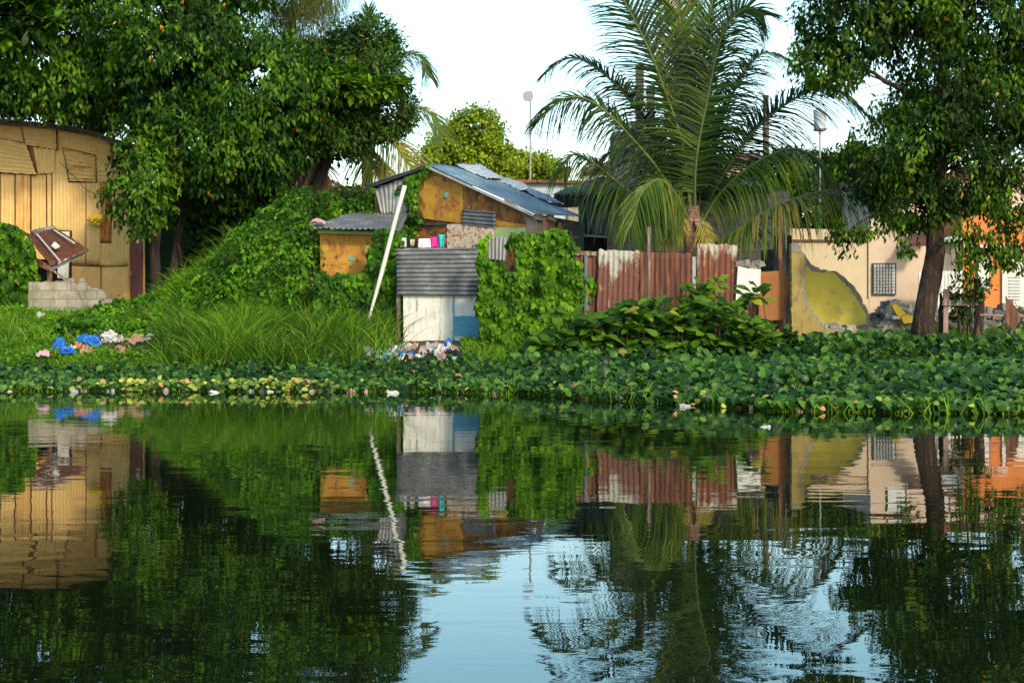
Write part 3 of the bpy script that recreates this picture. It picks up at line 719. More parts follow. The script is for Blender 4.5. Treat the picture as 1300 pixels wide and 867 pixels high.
slab('roof', flat(65.6), [(636,209),(726,212),(726,217),(636,214)], 5, M_tile, s)
s = thing('distant_tiled_house', 'distant house with a tiled roof seen through the palm fronds', 'house', P(780, 300, 60))
slab('wall', flat(60), [(745,216),(960,200),(960,330),(745,330)], 3, M_peach, s)
slab('roof', flat(59.6), [(740,214),(800,198),(965,194),(965,203),(745,219)], 4, M_tile, s)

# ================================================================== RUSTY FENCE
s = thing('rusty_sheet_fence', 'fence of upright rusty corrugated sheets beside the palm', 'fence', P(830, 430, 32))
p7 = flat(32)
corrp('fence_sheet', p7, [(729,322),(760,319),(759,440),(729,440)], 4, .016, M_rust, s, off=-.03, rag=.04, seed=1)
corrp('fence_sheet', p7, [(728,318),(757,320),(757,325),(729,324)], 4, .016, M_rustp, s, off=.02, rag=.03, seed=8)
corrp('fence_sheet', p7, [(760,317),(812,319),(809,440),(756,440)], 8, .017, M_rustz, s, off=.06, rag=.04, seed=2)
corrp('fence_sheet', p7, [(812,320),(877,321),(878,440),(811,440)], 10, .017, M_rust, s, off=.02, rag=.03, seed=3)
corrp('fence_sheet', p7, [(885,309),(936,311),(934,440),(884,440)], 7, .018, M_rusty, s, off=.05, rag=.04, seed=4)
corrp('fence_sheet', p7, [(866,363),(886,366),(885,440),(866,440)], 4, .016, M_rusto, s, off=.1, rag=.06, seed=5)
for x, y0, m in ((881,326,M_steel),(824,288,M_wood),(744,325,M_slate),(940,330,M_wood)):
    mb = MB(); mb.beam(P(x,y0,31.98), P(x,440,31.98), .06, .05); mb.build('post', m, s)
mb = MB(); mb.beam(P(735,347,32.15), P(940,344,32.15), .05, .07); mb.build('rail', M_wood, s)
mb = MB(); mb.prism([P(x,y,31.85) for x, y in ((937,338),(950,341),(966,342),(965,372),(955,376),(945,372),(938,378),(934,385))], (0,.12,0))
tag(mb.build('tarp_scrap', M_white), 'white painted block scrap between rusty sheet and brown board', 'scrap')
mb = MB(); 
for i in range(7): mb.box(P(935+i*5, 336+random.uniform(-3,2), 32.0), (.12,.15,.1), random.random(), .03)
tag(mb.build('broken_blocks', M_conc), 'row of broken concrete lumps on top of the white scrap', 'rubble')
slab_o = slab('leaning_board', flat(31.7, .05), [(966,345),(988,344),(1003,351),(1000,375),(996,406),(980,407),(963,405)], .03, M_plyb, None, jag=.3)
tag(slab_o, 'brown plywood board leaning beside the mustard wall', 'board')
s = thing('slat_stack', 'orange wooden slats standing below the brown board', 'slats', P(955, 420, 31.8))
for x in (946, 952, 958, 963): slab('slat', flat(31.8, .1), [(x,388+random.uniform(-3,3)),(x+4.5,388),(x+5,432),(x+.6,432)], .02, M_woodo, s, off=random.uniform(0,.06))
s = thing('black_board_gate', 'black board gate in the gap beside the mustard wall', 'gate', P(994, 420, 32.6))
for x in (982, 990, 998): slab('board', flat(32.6), [(x,300+random.uniform(-8,5)),(x+7.4,298),(x+7.4,440),(x,440)], .04, M_black if x != 990 else M_dark, s, off=random.uniform(0,.03))
mb = MB(); mb.beam(P(990,290,32.3), P(992,440,32.3), .07, .07); tag(mb.build('stake', M_woodo), 'thin orange wooden stake standing before the black gate', 'stake')
corr_o = corrp('sheet', flat(33.2), [(966,318),(984,316),(984,440),(966,440)], 4, .015, M_dark, None, off=0)
tag(corr_o, 'narrow dark sheet standing behind the brown board', 'metal sheet')

# ================================================================== BROKEN MUSTARD WALL
s = thing('broken_wall', 'half collapsed mustard plaster wall with painted shade on the pier and broken edges', 'wall', P(1060, 434, 32))
p8 = flat(31.6)
slab('pier', p8, [(1005,319),(1016,320),(1022,329),(1021,338),(1019,350),(1018,362),(1021,382),(1028,396),(1040,408),(1042,418),(1070,421),(1110,421),(1142,425),(1142,445),(1005,445)], .25, M_mustard_sh, s, jag=.9)
slab('broken_edge', p8, [(1012,318),(1018,319),(1024.5,329),(1023,340),(1021,352),(1020.5,362),(1023.5,381),(1030.5,394),(1042,406),(1045,416),(1070,419),(1010,440)], .2, M_conc, s, off=-.012, jag=1.2)
slab('bare_top', p8, [(1004.5,309),(1013,308),(1017,314),(1017,321),(1004.5,319.5)], .26, M_conc, s, off=.01, jag=.6)
p9 = flat(32.9)
slab('plaster_face', p9, [(1016,326),(1024,337),(1030,344),(1040,346),(1059,346),(1067,355),(1079,366),(1090,383),(1100,402),(1101,412),(1060,415),(1016,415)], .03, M_mustard, s, jag=.9)
slab('broken_core', p9, [(1015,318),(1026,330),(1034,338),(1042,342.5),(1061,344),(1071,351),(1083,362),(1095,380),(1105,401),(1103,425),(1016,425)], .22, M_conc, s, off=-.035, jag=1.6)

# rubble
def rubble(name, spots, label, m=M_rubble, n=160, smin=.05, smax=.22):
    mb = MB()
    for _ in range(n):
        px, py, d, rx, ry, rd = random.choice(spots)
        t = random.uniform(-1,1); u = random.random()**.5
        x, y, z = P(px+rx*t, py, d); yy = y+random.uniform(-rd,rd); g = gz(x, yy)
        top = (P(px, py-ry, d).z-g)*(1-abs(t)**1.6)
        zz = g+max(0, top)*u*(1-abs(yy-y)/rd*.6)
        q = random.uniform(smin, smax)
        mb.box((x, yy, zz), (q*random.uniform(.7,1.6), q, q*random.uniform(.5,1)), random.random()*3, q*.22)
    return tag(mb.build(name, m), label, 'rubble', kind='stuff')
rubble('rubble', [(1134,420,35,36,42,1.0),(1150,420,34.8,22,34,.8),(1118,420,34.2,26,14,.8),(1065,425,32.4,34,16,.35),(1150,420,34.5,22,28,.8)], 'grey broken masonry heaped before the cream house', n=1500, smin=.05, smax=.2)
rubble('rubble', [(1225,410,37,22,20,1.0),(1265,408,37.5,40,22,1.0)], 'pale grey rubble heaped before the orange house', m=M_conc, n=320)
s = slab('fallen_slab', flat(33.9), [(1132,388),(1137,385),(1150,398),(1154,405),(1148,409),(1140,402)], .12, M_mustard); 
M_byel = plain('bright_yellow_plaster', (.85,.55,.03), .7, .1)
s.data.materials[0] = M_byel; tag(s, 'long bright yellow slab lying on the rubble heap', 'slab')
s = slab('fallen_slab', flat(33.7), [(1144,403),(1152,399),(1161,403),(1160,409),(1148,411)], .2, M_byel); tag(s, 'short yellow slab at the foot of the rubble heap', 'slab')
s = slab('fallen_slab', flat(33.6), [(1133,401),(1142,402),(1143,405),(1134,405)], .15, M_white); tag(s, 'small white slab beside the yellow pieces in the rubble', 'slab')

# ================================================================== CREAM HOUSE
s = thing('cream_house', 'cream and peach plastered house with one barred window', 'house', P(1100, 395, 40))
p10 = flat(40)
slab('wall', p10, [(990,290),(1103,292),(1103,425),(990,425)], 3, M_cream, s)
slab('wall', p10, [(1103.5,297),(1186,299),(1186,425),(1103.5,425)], 3, M_peach, s, off=-.02)
slab('cornice', p10, [(990,304),(1103,304.5),(1103,307),(990,306.5)], .07, M_tile, s, off=.06)
slab('pipe', p10, [(1102.6,292),(1104.2,292),(1104.2,378),(1102.6,378)], .06, M_peach, s, off=.05)
w = thing('x','','',(0,0,0)); bpy.data.objects.remove(w)
w = slab('window', p10, [(1108,334),(1138,334),(1138,374.5),(1108,374.5)], .06, M_grille, s, off=.04)
slab('pane', p10, [(1110,336),(1136,336),(1136,372.5),(1110,372.5)], .01, M_glass, w, off=.047)
mb = MB()
for i in range(1,7): x = 1110+26*i/7; mb.beam(p10(x,335,.075), p10(x,373,.075), .014)
for i in range(1,9): y = 336+36.5*i/9; mb.beam(p10(1109,y,.09), p10(1137,y,.09), .014)
mb.build('grille', M_grille, w)
mb = MB()
for i in range(9):
    for j in range(3):
        c = P(1158+i*3.2, 302+j*4.5, 39.6-j*.25); mb.tube([c, c+Vector((.0,.3,.1))], .035, 7)
mb.build('tile_eave', M_tile, s)
s = thing('upper_storey_house', 'peach two storey house glimpsed through the right tree crown', 'house', P(1180, 300, 47))
slab('wall', flat(47), [(1105,228),(1345,222),(1345,400),(1105,400)], 4, M_peach, s)
slab('parapet', flat(46.8), [(1101,222),(1350,216),(1350,225),(1101,230)], 4.4, M_tile, s)
for x in (1125, 1180, 1250):
    f = slab('window', flat(47), [(x,245),(x+26,245),(x+26,281),(x,281)], .05, M_black, s, off=.04)
    slab('pane', flat(47), [(x+2,247),(x+24,247),(x+24,279),(x+2,279)], .01, M_glass, f, off=.047)
s = thing('grey_lean_to', 'small grey rendered lean-to between the dark trunk and the orange house', 'shed', P(1208, 395, 41.5))
slab('wall', flat(41.5), [(1184,308),(1223,308),(1223,400),(1184,400)], .2, M_conc, s)
slab('roof', flat(41), [(1186,304),(1218,299),(1226,304),(1200,308),(1186,309)], .8, M_tin, s)
s = thing('white_sheet_fence', 'white corrugated sheet fence behind the dark tree trunk', 'fence', P(1195, 395, 39))
corrp('fence_sheet', flat(39), [(1166,345),(1190,344),(1190,412),(1166,412)], 5, .012, M_white, s, rag=.02)
corrp('fence_sheet', flat(39), [(1190,344),(1222,344),(1221,412),(1190,412)], 7, .012, M_white, s, rag=.02, off=.06, seed=3)
s = thing('orange_house', 'orange plastered house with white door at the right edge', 'house', P(1270, 395, 42))
p11 = flat(42)
slab('wall', p11, [(1222,268),(1420,268),(1420,402),(1222,402)], 3, M_orange, s)
slab('cornice', p11, [(1222,311),(1280,311),(1280,314.5),(1222,314.5)], .12, M_white, s, off=.1)
w = slab('window', p11, [(1240,326),(1257,326),(1257,368),(1240,368)], .06, M_conc, s, off=.04)
slab('shutter', p11, [(1241.5,327.5),(1255.5,327.5),(1255.5,366),(1241.5,366)], .03, M_white, w, off=.06)
slab('pilaster', p11, [(1272.5,322),(1278,322),(1278,402),(1272.5,402)], .1, M_white, s, off=.08)
dr = slab('door', p11, [(1278.5,330),(1320,330),(1320,402),(1278.5,402)], .06, M_white, s, off=.05)
mb = MB()
for i in range(12): y = 352+i*4; mb.beam(p11(1281,y,.07), p11(1296,y,.07), .03, .02)
mb.build('louvre', M_tin, dr)
mb = MB(); mb.beam(P(1290,386,36), P(1330,370,36), .1, .04); tag(mb.build('white_plank', M_white), 'white plank lying on rubble at the right edge', 'plank')

# wooden rail fence
s = thing('wooden_fence', 'rough wooden fence of posts and one plank right of the dark trunk', 'fence', P(1220, 415, 31))
mb = MB(); mb.beam(P(1201,367,31), P(1200,425,31), .085, .06); mb.build('post', M_woodp, s)
mb = MB(); mb.tube([P(1196,425,31.1),P(1194,395,31.1),P(1196,385,31.1),P(1194,372,31.1)], [.05,.045,.04,.02], 8, .3); mb.build('post', M_bark, s)
mb = MB(); mb.beam(P(1196,384.5,30.93), P(1245,384.5,30.95), .10, .03); mb.build('rail', M_wood, s)
mb = MB(); mb.tube([P(1241,425,31),P(1244,395,31),P(1243,370,31),P(1240,354,31.05)], [.09,.085,.08,.05], 10, .3); mb.build('post', M_barkd, s)
mb = MB(); mb.tube([P(1244,400,30.9),P(1275,401,30.9),P(1340,402,30.9)], .02, 6, .2); mb.build('rail', M_woodp, s)
mb = MB(); mb.beam(P(1284,380,31), P(1284,425,31), .05); mb.build('post', M_wood, s)
mb = MB(); mb.prism([P(x,y,30.85) for x, y in ((1276,375),(1279,379),(1290,390),(1293,400),(1293,412),(1286,420),(1280,412),(1276,404),(1277,390))], (.01,.03,0))
tag(mb.build('rusty_scrap', M_rust), 'dark rusty pointed scrap hung on the thin rail', 'scrap')

# masts
s = thing('dish_mast', 'slim metal mast with a white dish antenna above the roofs', 'antenna mast', P(673, 300, 60))
mb = MB(); mb.tube([P(673,310,60), P(673.5,118,60)], .035, 8); mb.build('mast', M_steel, s)
mb = MB(); c = P(671,123,59.8); V = []; 
ring = [(0,.04),(.09,.02),(.14,-.03),(.15,-.05)]
mb.tube([c+Vector((-.02,.06,0)), c+Vector((-.02,-.02,0)), c+Vector((-.02,-.10,0))], [.06,.17,.19], 16); mb.build('dish', M_steel, s)
mb = MB(); mb.box(P(674,120,60), (.12,.1,.2)); mb.build('bracket', M_steel, s)
s = thing('utility_pole', 'wooden utility pole with a small lamp arm right of the palm', 'pole', P(973, 300, 66))
mb = MB(); mb.tube([P(972,300,66), P(972.5,121,66)], [.14,.11], 10); mb.build('pole', M_wood, s)
mb = MB(); mb.beam(P(966,119,66), P(973,124,66), .05); mb.build('arm', M_steel, s)
mb = MB(); mb.box(P(966,118,66), (.16,.2,.1)); mb.build('lamp_head', M_steel, s)
s = thing('water_tank_post', 'pale blue water tank on a thin post behind the fronds', 'water tank', P(1030, 300, 52))
mb = MB(); mb.tube([P(1041,300,52), P(1041,166,52)], [.028,.028], 8); mb.build('post', M_steel, s)
mb = MB(); mb.tube([P(1041,164,52), P(1041,140,52)], [.18,.2], 16); mb.build('tank', M_tin, s)
mb = MB(); mb.beam(P(1034,165,52), P(1048,165,52), .06, .4); mb.build('platform', M_wood, s)
def cable(pa, pb, sag, r, label):
    mb = MB(); mb.tube([pa.lerp(pb, i/16)-Vector((0,0,sag*4*(i/16)*(1-i/16))) for i in range(17)], r, 5)
    tag(mb.build('cable', M_wire), label, 'cable')
cable(P(972,123,66), P(1330,10,50), .8, .012, 'overhead cable running from the utility pole to the right tree')
cable(P(355,228,46), P(480,236,46), .1, .025, 'dark cable crossing the gap above the vine mound')
cable(P(972,125,66), P(430,160,70), .8, .01, 'faint overhead cable crossing the open sky')

# ================================================================== TREES
def tree(name, label, loc, trunk_pts, radii, lobes, ntw, per, L, W, ml, mbark, limb_r=.12, starts=None, tw=80, **k):
    t = thing(name, label, 'tree', loc)
    mb = MB(); mb.tube(trunk_pts, radii, 14, .25); mb.build('trunk', mbark, t, True)
    pts, cr = crown('crown', lobes, ntw, per, L, W, ml, t, **k)
    limbs('branches', lobes, starts or [trunk_pts[-1]], limb_r, mbark, t, pts, tw)
    return t
# big left tree
LT = [lobe(60,60,42,110,85,1.8), lobe(205,45,41.5,120,80,1.9), lobe(325,105,41.5,95,85,1.7), lobe(95,-75,42,150,90,2.2), lobe(270,-70,42,150,85,2.2),
      lobe(178,232,40.8,44,62,.8), lobe(275,180,41.6,92,62,1.4), lobe(10,115,46.8,80,34,1.2), lobe(110,128,46.8,66,36,1.2), lobe(338,195,42,42,50,1.2), lobe(-90,50,43,80,110,1.8), lobe(205,135,42,70,50,1.4), lobe(120,105,43.5,70,45,1.2), lobe(250,245,43.6,55,45,.9), lobe(300,235,43.5,56,50,1.1), lobe(372,150,42.5,45,60,1.2)]
t = tree('broadleaf_tree', 'huge dark green tree with scattered orange leaves over the yellow house', P(198,388,42.5),
     [P(200,395,42.5),P(198,350,42.5),P(196,315,42.5),P(201,275,42.5),P(210,235,42.5),P(215,180,42.6)], [.16,.13,.12,.12,.12,.11], LT, 12500, 11, .15, .07, M_leafA, M_bark, .13,
     starts=[P(200,270,42.5),P(212,220,42.5),P(215,180,42.6)], tw=120, droop=.75, gap=-.12, dead=.004, seed=3, spread=.17, shell=.35)
mb = MB()
mb.tube([P(226,392,43.3),P(219,350,43.3),P(224,310,43.2),P(232,275,43),P(250,235,43),P(270,190,42.8)], [.10,.09,.085,.08,.08,.07], 12, .25)
mb.build('trunk', M_bark, t, True)
mb = MB(); mb.tube([P(240,392,43.2),P(233,345,43.2),P(226,310,43.1)], [.05,.045,.04], 8, .2); mb.tube([P(183,290,42.3),P(192,278,42.4),P(206,262,42.5)], [.06,.09,.1], 8, .2)
mb.build('branches', M_bark, t, True)
# tree at upper left corner with large leaves
tree('large_leaf_tree', 'tree with large whorled leaves at the upper left corner', P(-60,390,46),
     [P(-60,395,46),P(-50,250,46),P(-30,100,46)], [.25,.2,.15], [lobe(10,15,40.0,55,42,.9), lobe(-60,-30,40.5,80,60,1), lobe(55,30,39.8,25,14,.4)], 330, 10, .3, .13, M_leafS, M_bark, .1,
     droop=.1, gap=-2, tmpl=OBOV, whorl=True, spread=.3, seed=8)
# second tree, middle left
tree('dark_crowned_tree', 'dark crowned tree left of the open sky with glossy whorled shoots', P(420,380,43),
     [P(300,385,44),P(345,330,44),P(392,260,43.8),P(420,190,43.5),P(430,150,43.5)], [.24,.2,.17,.14,.1],
     [lobe(450,90,43.5,62,52,1.3), lobe(420,155,43.3,66,42,1.4), lobe(480,135,43.5,48,34,1.1), lobe(400,120,43.7,50,60,1.2), lobe(470,50,43.6,28,28,.8)],
     3300, 10, .13, .06, M_leafB, M_bark, .09, droop=.4, gap=.05, seed=5, dead=.006)
tree('almond_sapling', 'bright whorled green shoots before the dark crowned tree', P(400,380,42.5),
     [P(330,385,43),P(360,300,43),P(400,200,42.8),P(425,140,42.4)], [.1,.09,.07,.05],
     [lobe(390,100,41.8,32,14,.4), lobe(430,95,41.8,32,12,.4), lobe(470,110,41.8,34,14,.4), lobe(505,110,41.9,18,8,.3), lobe(440,115,41.7,40,12,.4)],
     95, 16, .27, .11, M_leafS, M_bark, .04, droop=.0, gap=-2, tmpl=OBOV, whorl=True, spread=.25, seed=9, vb=.65, dead=0)
# large-leaf shrubbery in the shade
def shrub(name, label, lobes, n, per, L, W, m, stemsat, seed, vb=.42, whorl=True, tmpl=OBOV, spread=.3, droop=.2, dead=.02, gap=-2):
    loc = P(*stemsat); t = thing(name, label, 'shrub', loc)
    pts, _ = crown('foliage', lobes, n, per, L, W, m, t, gap=gap, tmpl=tmpl, whorl=whorl, spread=spread, seed=seed, vb=vb, shell=.15, droop=droop, dead=dead)
    mb = MB()
    for p in pts[::max(1, len(pts)//(14 if n < 200 else 45))]:
        p = Vector(p); b = Vector((loc.x+(p.x-loc.x)*.75+random.uniform(-.1,.1), p.y+random.uniform(-.1,.1), gz(p.x, p.y)-.05))
        mb.tube([b, b.lerp(p,.5)+Vector((random.uniform(-.08,.08),0,.05)), p], [.02,.014,.006], 5)
    mb.build('stem', M_stem, t)
    return t
shrub('shade_shrub', 'broad leaved shrub in deep shade under the big tree', [lobe(285,300,43.6,50,42,.8), lobe(325,265,43.8,42,40,.8), lobe(250,345,43.4,24,36,.6), lobe(352,290,43.5,45,50,.8)], 420, 11, .22, .12, M_leafB, (290,380,43.6), 11, vb=.55)
# wispy tree
WT = [lobe(395,25,45,48,40,1.2), lobe(360,-30,45,60,60,1.4), lobe(410,-20,45,40,40,1), lobe(385,75,45,28,40,.8)]
t = thing('wispy_tree', 'feathery olive tree with drooping twigs beside the open sky', 'tree', P(350,385,46))
mb = MB(); mb.tube([P(340,390,46),P(350,250,46),P(365,120,45.6),P(372,20,45.3),P(380,-60,45)], [.22,.18,.14,.1,.05], 10, .2); mb.build('trunk', M_bark, t, True)
M_wisp = leafmat('needle', (.02,.035,.01), (.10,.12,.03), rough=.7, trans=.3)
pts, _ = crown('crown', WT, 1500, 10, .2, .012, M_wisp, t, gap=.12, droop=1.6, spread=.25, tmpl=BLADE, seed=14, vb=.5)
limbs('branches', WT, [P(372,20,45.3), P(365,120,45.6)], .06, M_bark, t, pts, 60)
# far trees
tree('distant_tree', 'round tree with painted sunlit yellow green leaves beyond the shack roof', P(590,300,62),
     [P(592,320,62),P(592,250,62),P(590,215,62)], [.3,.25,.2],
     [lobe(603,165,62,33,20,1.2), lobe(575,195,62,36,24,1.4), lobe(608,200,61.5,34,24,1.4), lobe(630,208,62,24,20,1.2), lobe(555,212,62.5,16,24,1)],
     2300, 9, .15, .09, M_leafFsun, M_bark, .12, droop=.2, gap=.24, gscale=1.6, seed=6, vb=.58, spread=.28, dead=0)
tree('distant_tree', 'sparse tree with painted sunlit golden green leaves behind the dish mast', P(672,300,63),
     [P(668,320,63),P(668,250,63),P(665,222,63)], [.2,.16,.1],
     [lobe(650,205,63,24,13,1.0), lobe(680,212,63,26,12,1.0), lobe(700,218,63,14,9,.8), lobe(660,222,63,34,9,.8)],
     620, 9, .15, .09, M_leafFsun, M_bark, .08, droop=.1, gap=.15, gscale=1.4, seed=16, vb=.6, spread=.22, dead=0)
tree('background_tree', 'dark leafy tree behind the roofs right of the palm', P(1010,300,56),
     [P(1010,320,56),P(1010,240,56)], [.2,.15], [lobe(985,225,56,34,30,1), lobe(1030,225,56,40,34,1.2), lobe(1075,235,55,40,45,1.2), lobe(1020,265,55.5,60,35,1.2), lobe(1110,215,55,40,30,1)], 2300, 9, .17, .09, M_leafR, M_bark, .08, seed=17, gap=.0)
# right tree
RT = [lobe(1080,30,31.6,72,50,1.2), lobe(1055,75,31.4,45,40,.9), lobe(1150,-10,31.6,90,50,1.4), lobe(1250,20,31.6,85,60,1.4), lobe(1195,95,31.5,60,58,1.2), lobe(1260,130,31.4,62,60,1.2),
      lobe(1150,185,31.2,70,42,1.2), lobe(1220,215,31.2,72,55,1.2), lobe(1110,215,31.2,52,36,.9), lobe(1285,235,31.2,45,55,1.0), lobe(1160,255,31.2,58,30,.9), lobe(1110,-70,31.6,110,60,1.5), lobe(1250,-80,31.6,120,70,1.5), lobe(1340,80,31.5,70,120,1.4),
      lobe(1180,150,31.3,70,40,1.0)]
rt = tree('riverside_tree', 'tall tree with dark leaning trunk and airy crown at right', P(1182,425,31),
     [P(1171,440,31),P(1173,405,31),P(1177,382,31),P(1184,350,31),P(1187,320,31),P(1187,285,31),P(1191,220,31.1),P(1196,140,31.3),P(1200,50,31.5),P(1205,-60,31.6)], [.24,.20,.19,.185,.165,.15,.13,.12,.09,.05],
     RT, 8200, 9, .12, .052, M_leafR, M_barkd, .07, starts=[P(1187,285,31),P(1191,220,31.1),P(1196,140,31.3),P(1200,50,31.5)], tw=160, droop=.7, gap=.22, gscale=1.5, vb=.34, seed=12, spread=.15, dead=.006)
pts, _ = crown('hanging_sprays', [lobe(1232,300,30.6,32,24,.4), lobe(1255,330,30.6,30,14,.3), lobe(1225,335,30.7,14,22,.3), lobe(1285,318,30.5,30,22,.4), lobe(1068,290,30.8,16,10,.3), lobe(1070,308,30.8,12,10,.2), lobe(1100,292,30.9,30,8,.3), lobe(1150,305,31,10,20,.2)],
      250, 8, .11, .05, M_leafR, rt, gap=-2, seed=31, droop=1.0, spread=.12, vb=.3, shell=.1)
mb = MB()
for a, b, c in ((P(1195,250,31.0),P(1220,290,30.7),P(1262,335,30.6)),(P(1240,230,31),P(1270,290,30.6),P(1300,330,30.5)),(P(1150,250,31),P(1110,270,30.9),P(1068,300,30.8)),(P(1160,270,31),P(1155,290,31),P(1150,320,31))):
    mb.tube([a, b, c], [.02,.012,.005], 6)
mb.build('hanging_twigs', M_barkd, rt)
shrub('fence_shrub', 'small dark shrub climbing the wooden fence', [lobe(1222,385,31.2,20,20,.3), lobe(1240,365,31.0,14,14,.25), lobe(1215,370,31.2,12,10,.2)], 130, 7, .09, .045, M_leafB, (1225,420,31.2), 19, whorl=False, tmpl=LEAF, spread=.1)

# ================================================================== PALMS
def bez(ctrl, n):
    ctrl = [Vector(c) for c in ctrl]; m = len(ctrl); c = [ctrl[0]*2-ctrl[1]]+ctrl+[ctrl[-1]*2-ctrl[-2]]; out = []
    for i in range(n):
        s_ = i/(n-1)*(m-1); k = min(int(s_), m-2); t = s_-k; p0, p1, p2, p3 = c[k:k+4]
        out.append(.5*((2*p1)+(p2-p0)*t+(2*p0-5*p1+4*p2-p3)*t*t+(3*p1-p0-3*p2+p3)*t**3))
    return out
def frond(ctrl, normal, parent, m, Lmax=.75, droop=.55, spacing=.027, r0=.03, start=.13, W=.034, vb=.45, ang=42, mr=None, seed=0):
    N_ = 90; pts = bez(ctrl, N_); arr = np.array([list(p) for p in pts])
    f = MB(); f.tube(pts[::3]+[pts[-1]], [r0*(1-.85*i/30)+.004 for i in range(len(pts[::3])+1)], 6)
    fo = f.build('frond', mr or M_rachis, parent, True)
    seg = np.linalg.norm(np.diff(arr, axis=0), axis=1); cum = np.r_[0, np.cumsum(seg)]; tot = cum[-1]
    k = int(tot*(1-start)/spacing); s_ = np.linspace(start*tot, tot*.995, k)
    pos = np.stack([np.interp(s_, cum, arr[:,i]) for i in range(3)], 1)
    tan = unit(np.stack([np.interp(np.minimum(s_+.05,tot), cum, arr[:,i])-np.interp(s_-.05, cum, arr[:,i]) for i in range(3)], 1))
    nn = np.array(normal, float); nn = unit(nn[None]-tan*(tan@nn)[:,None]); side = np.cross(tan, nn)
    t = (s_/tot-start)/(1-start)
    prof = np.clip(np.sin(np.pi*(.12+.80*t))**.7, .12, 1)*(1-.25*t)
    allp=[];alld=[];alln=[];L_=[];V_=[];B_=[]; C_=[]
    for sg in (-1, 1):
        A = np.radians(ang-18*t+rng.normal(size=k)*5)
        dd = tan*np.cos(A+.3)[:,None]+side*sg*np.sin(A+.3)[:,None]+nn*(.22+.08*rng.normal(size=k))[:,None]
        # vertical hang
        dd = unit(dd+np.array((0,0,-1.0))*(droop*.45*(1+.3*rng.normal(size=k)))[:,None])
        allp.append(pos); alld.append(dd); alln.append(unit(nn*1.0+side*sg*-.8+rng.normal(size=(k,3))*.25))
        L_.append(1.5*Lmax*prof*(.9+.2*rng.random(k))); V_.append(vb+rng.normal(size=k)*.13+.25*(sg>0)*0)
        B_.append(np.tile(np.array((0,0,-1.0)), (k,1))); C_.append(np.full(k, droop)*(.8+.5*rng.random(k)))
    leaves('leaflets', np.concatenate(allp), np.concatenate(alld), np.concatenate(alln), np.concatenate(L_), W, np.concatenate(V_), m, fo, BLADE, np.concatenate(C_), np.concatenate(B_))
    return fo
pp = thing('coconut_palm', 'tall coconut palm with wide arching fronds behind the rusty fence', 'palm', P(882,430,34.2))
mb = MB(); mb.tube([P(884,440,34.2),P(883,400,34.2),P(881,350,34.2),P(880,300,34.2),P(880,262,34.2)], [.22,.19,.18,.17,.12], 14, .15)
M_ptrunk = worn('palm_trunk_fibre', (.24,.14,.09), (.14,.085,.06), stain=(.36,.24,.17), st_stretch=(1,1,9), rough=.95, bmp=1, bd=.03, fine=22)
mb.build('trunk', M_ptrunk, pp, True)
D = 34.2
def fr(pts, normal, **k): return frond([P(x, y, D+dz) for x, y, dz in pts], normal, pp, k.pop('m', M_frond), **k)
fr([(878,285,0),(868,190,-.1),(845,118,-.2),(820,55,-.3),(780,-20,-.5),(735,-95,-.7)], (.3,-1,.3), Lmax=.98, droop=.22, vb=.3, seed=1)
fr([(880,285,0),(873,170,0),(868,80,0),(860,0,-.1),(845,-110,-.2)], (.1,-1,.1), Lmax=.75, droop=.15, vb=.8, ang=28, seed=2)  # paler leaflet colour paints this frond as lit
fr([(882,285,0),(884,180,.2),(893,80,.5),(905,0,.6),(925,-80,.8)], (-.2,-1,.2), Lmax=.8, droop=.2, vb=.35, ang=34)
fr([(882,285,0),(884,205,-.2),(899,123,-.3),(917,45,-.4),(945,12,-.5),(972,20,-.6)], (-.4,-1,.4), Lmax=.95, droop=.45, vb=.5)
fr([(880,280,0),(876,160,.5),(860,60,.8),(832,-20,1.0),(790,-70,1.2)], (.3,-1,.2), Lmax=.8, droop=.25, vb=.25)
fr([(878,285,0),(850,215,.3),(818,155,.6),(780,106,.8),(738,76,.9),(712,78,1.0),(692,94,1.0)], (-.25,-.5,1), Lmax=.6, droop=.5, vb=.2)
fr([(876,290,0),(840,222,-.3),(797,170,-.6),(757,133,-.8),(722,124,-1.0),(684,152,-1.1)], (-.2,-.6,1), Lmax=.85, droop=.6, vb=.35)
fr([(876,300,0),(835,268,-.4),(792,238,-.7),(755,208,-.8),(730,196,-.9),(712,215,-1.0)], (-.2,-.45,1), Lmax=.75, droop=.75, vb=.5)
fr([(878,290,-.1),(860,250,-.5),(838,228,-.9),(815,245,-1.3),(800,290,-1.5)], (0,-.8,1), Lmax=.62, droop=.8, vb=.62)
fr([(884,290,0),(915,228,.2),(957,167,.4),(1010,125,.5),(1055,113,.6),(1105,150,.6)], (.25,-.5,1), Lmax=.85, droop=.5, vb=.3)
fr([(884,295,0),(915,245,-.2),(958,208,-.4),(1003,189,-.5),(1037,202,-.6),(1060,240,-.7)], (.1,-.5,1), Lmax=.62, droop=.9, vb=.72)
fr([(886,310,0),(917,305,-.5),(951,281,-1.0),(1004,254,-1.6),(1058,241,-1.9),(1105,248,-2.0),(1140,285,-2.0)], (.1,-.3,1), Lmax=.55, droop=.9, vb=.92, W=.042)  # leaflet colour paled so the frond looks sunlit
fr([(882,290,.2),(900,200,.8),(930,120,1.2),(965,70,1.5),(1000,75,1.7)], (-.2,-.6,.8), Lmax=.7, droop=.5, vb=.15)
fr([(880,290,.2),(850,240,.8),(815,200,1.2),(780,190,1.5),(755,215,1.7)], (-.1,-.3,1), Lmax=.8, droop=.6, vb=.15)
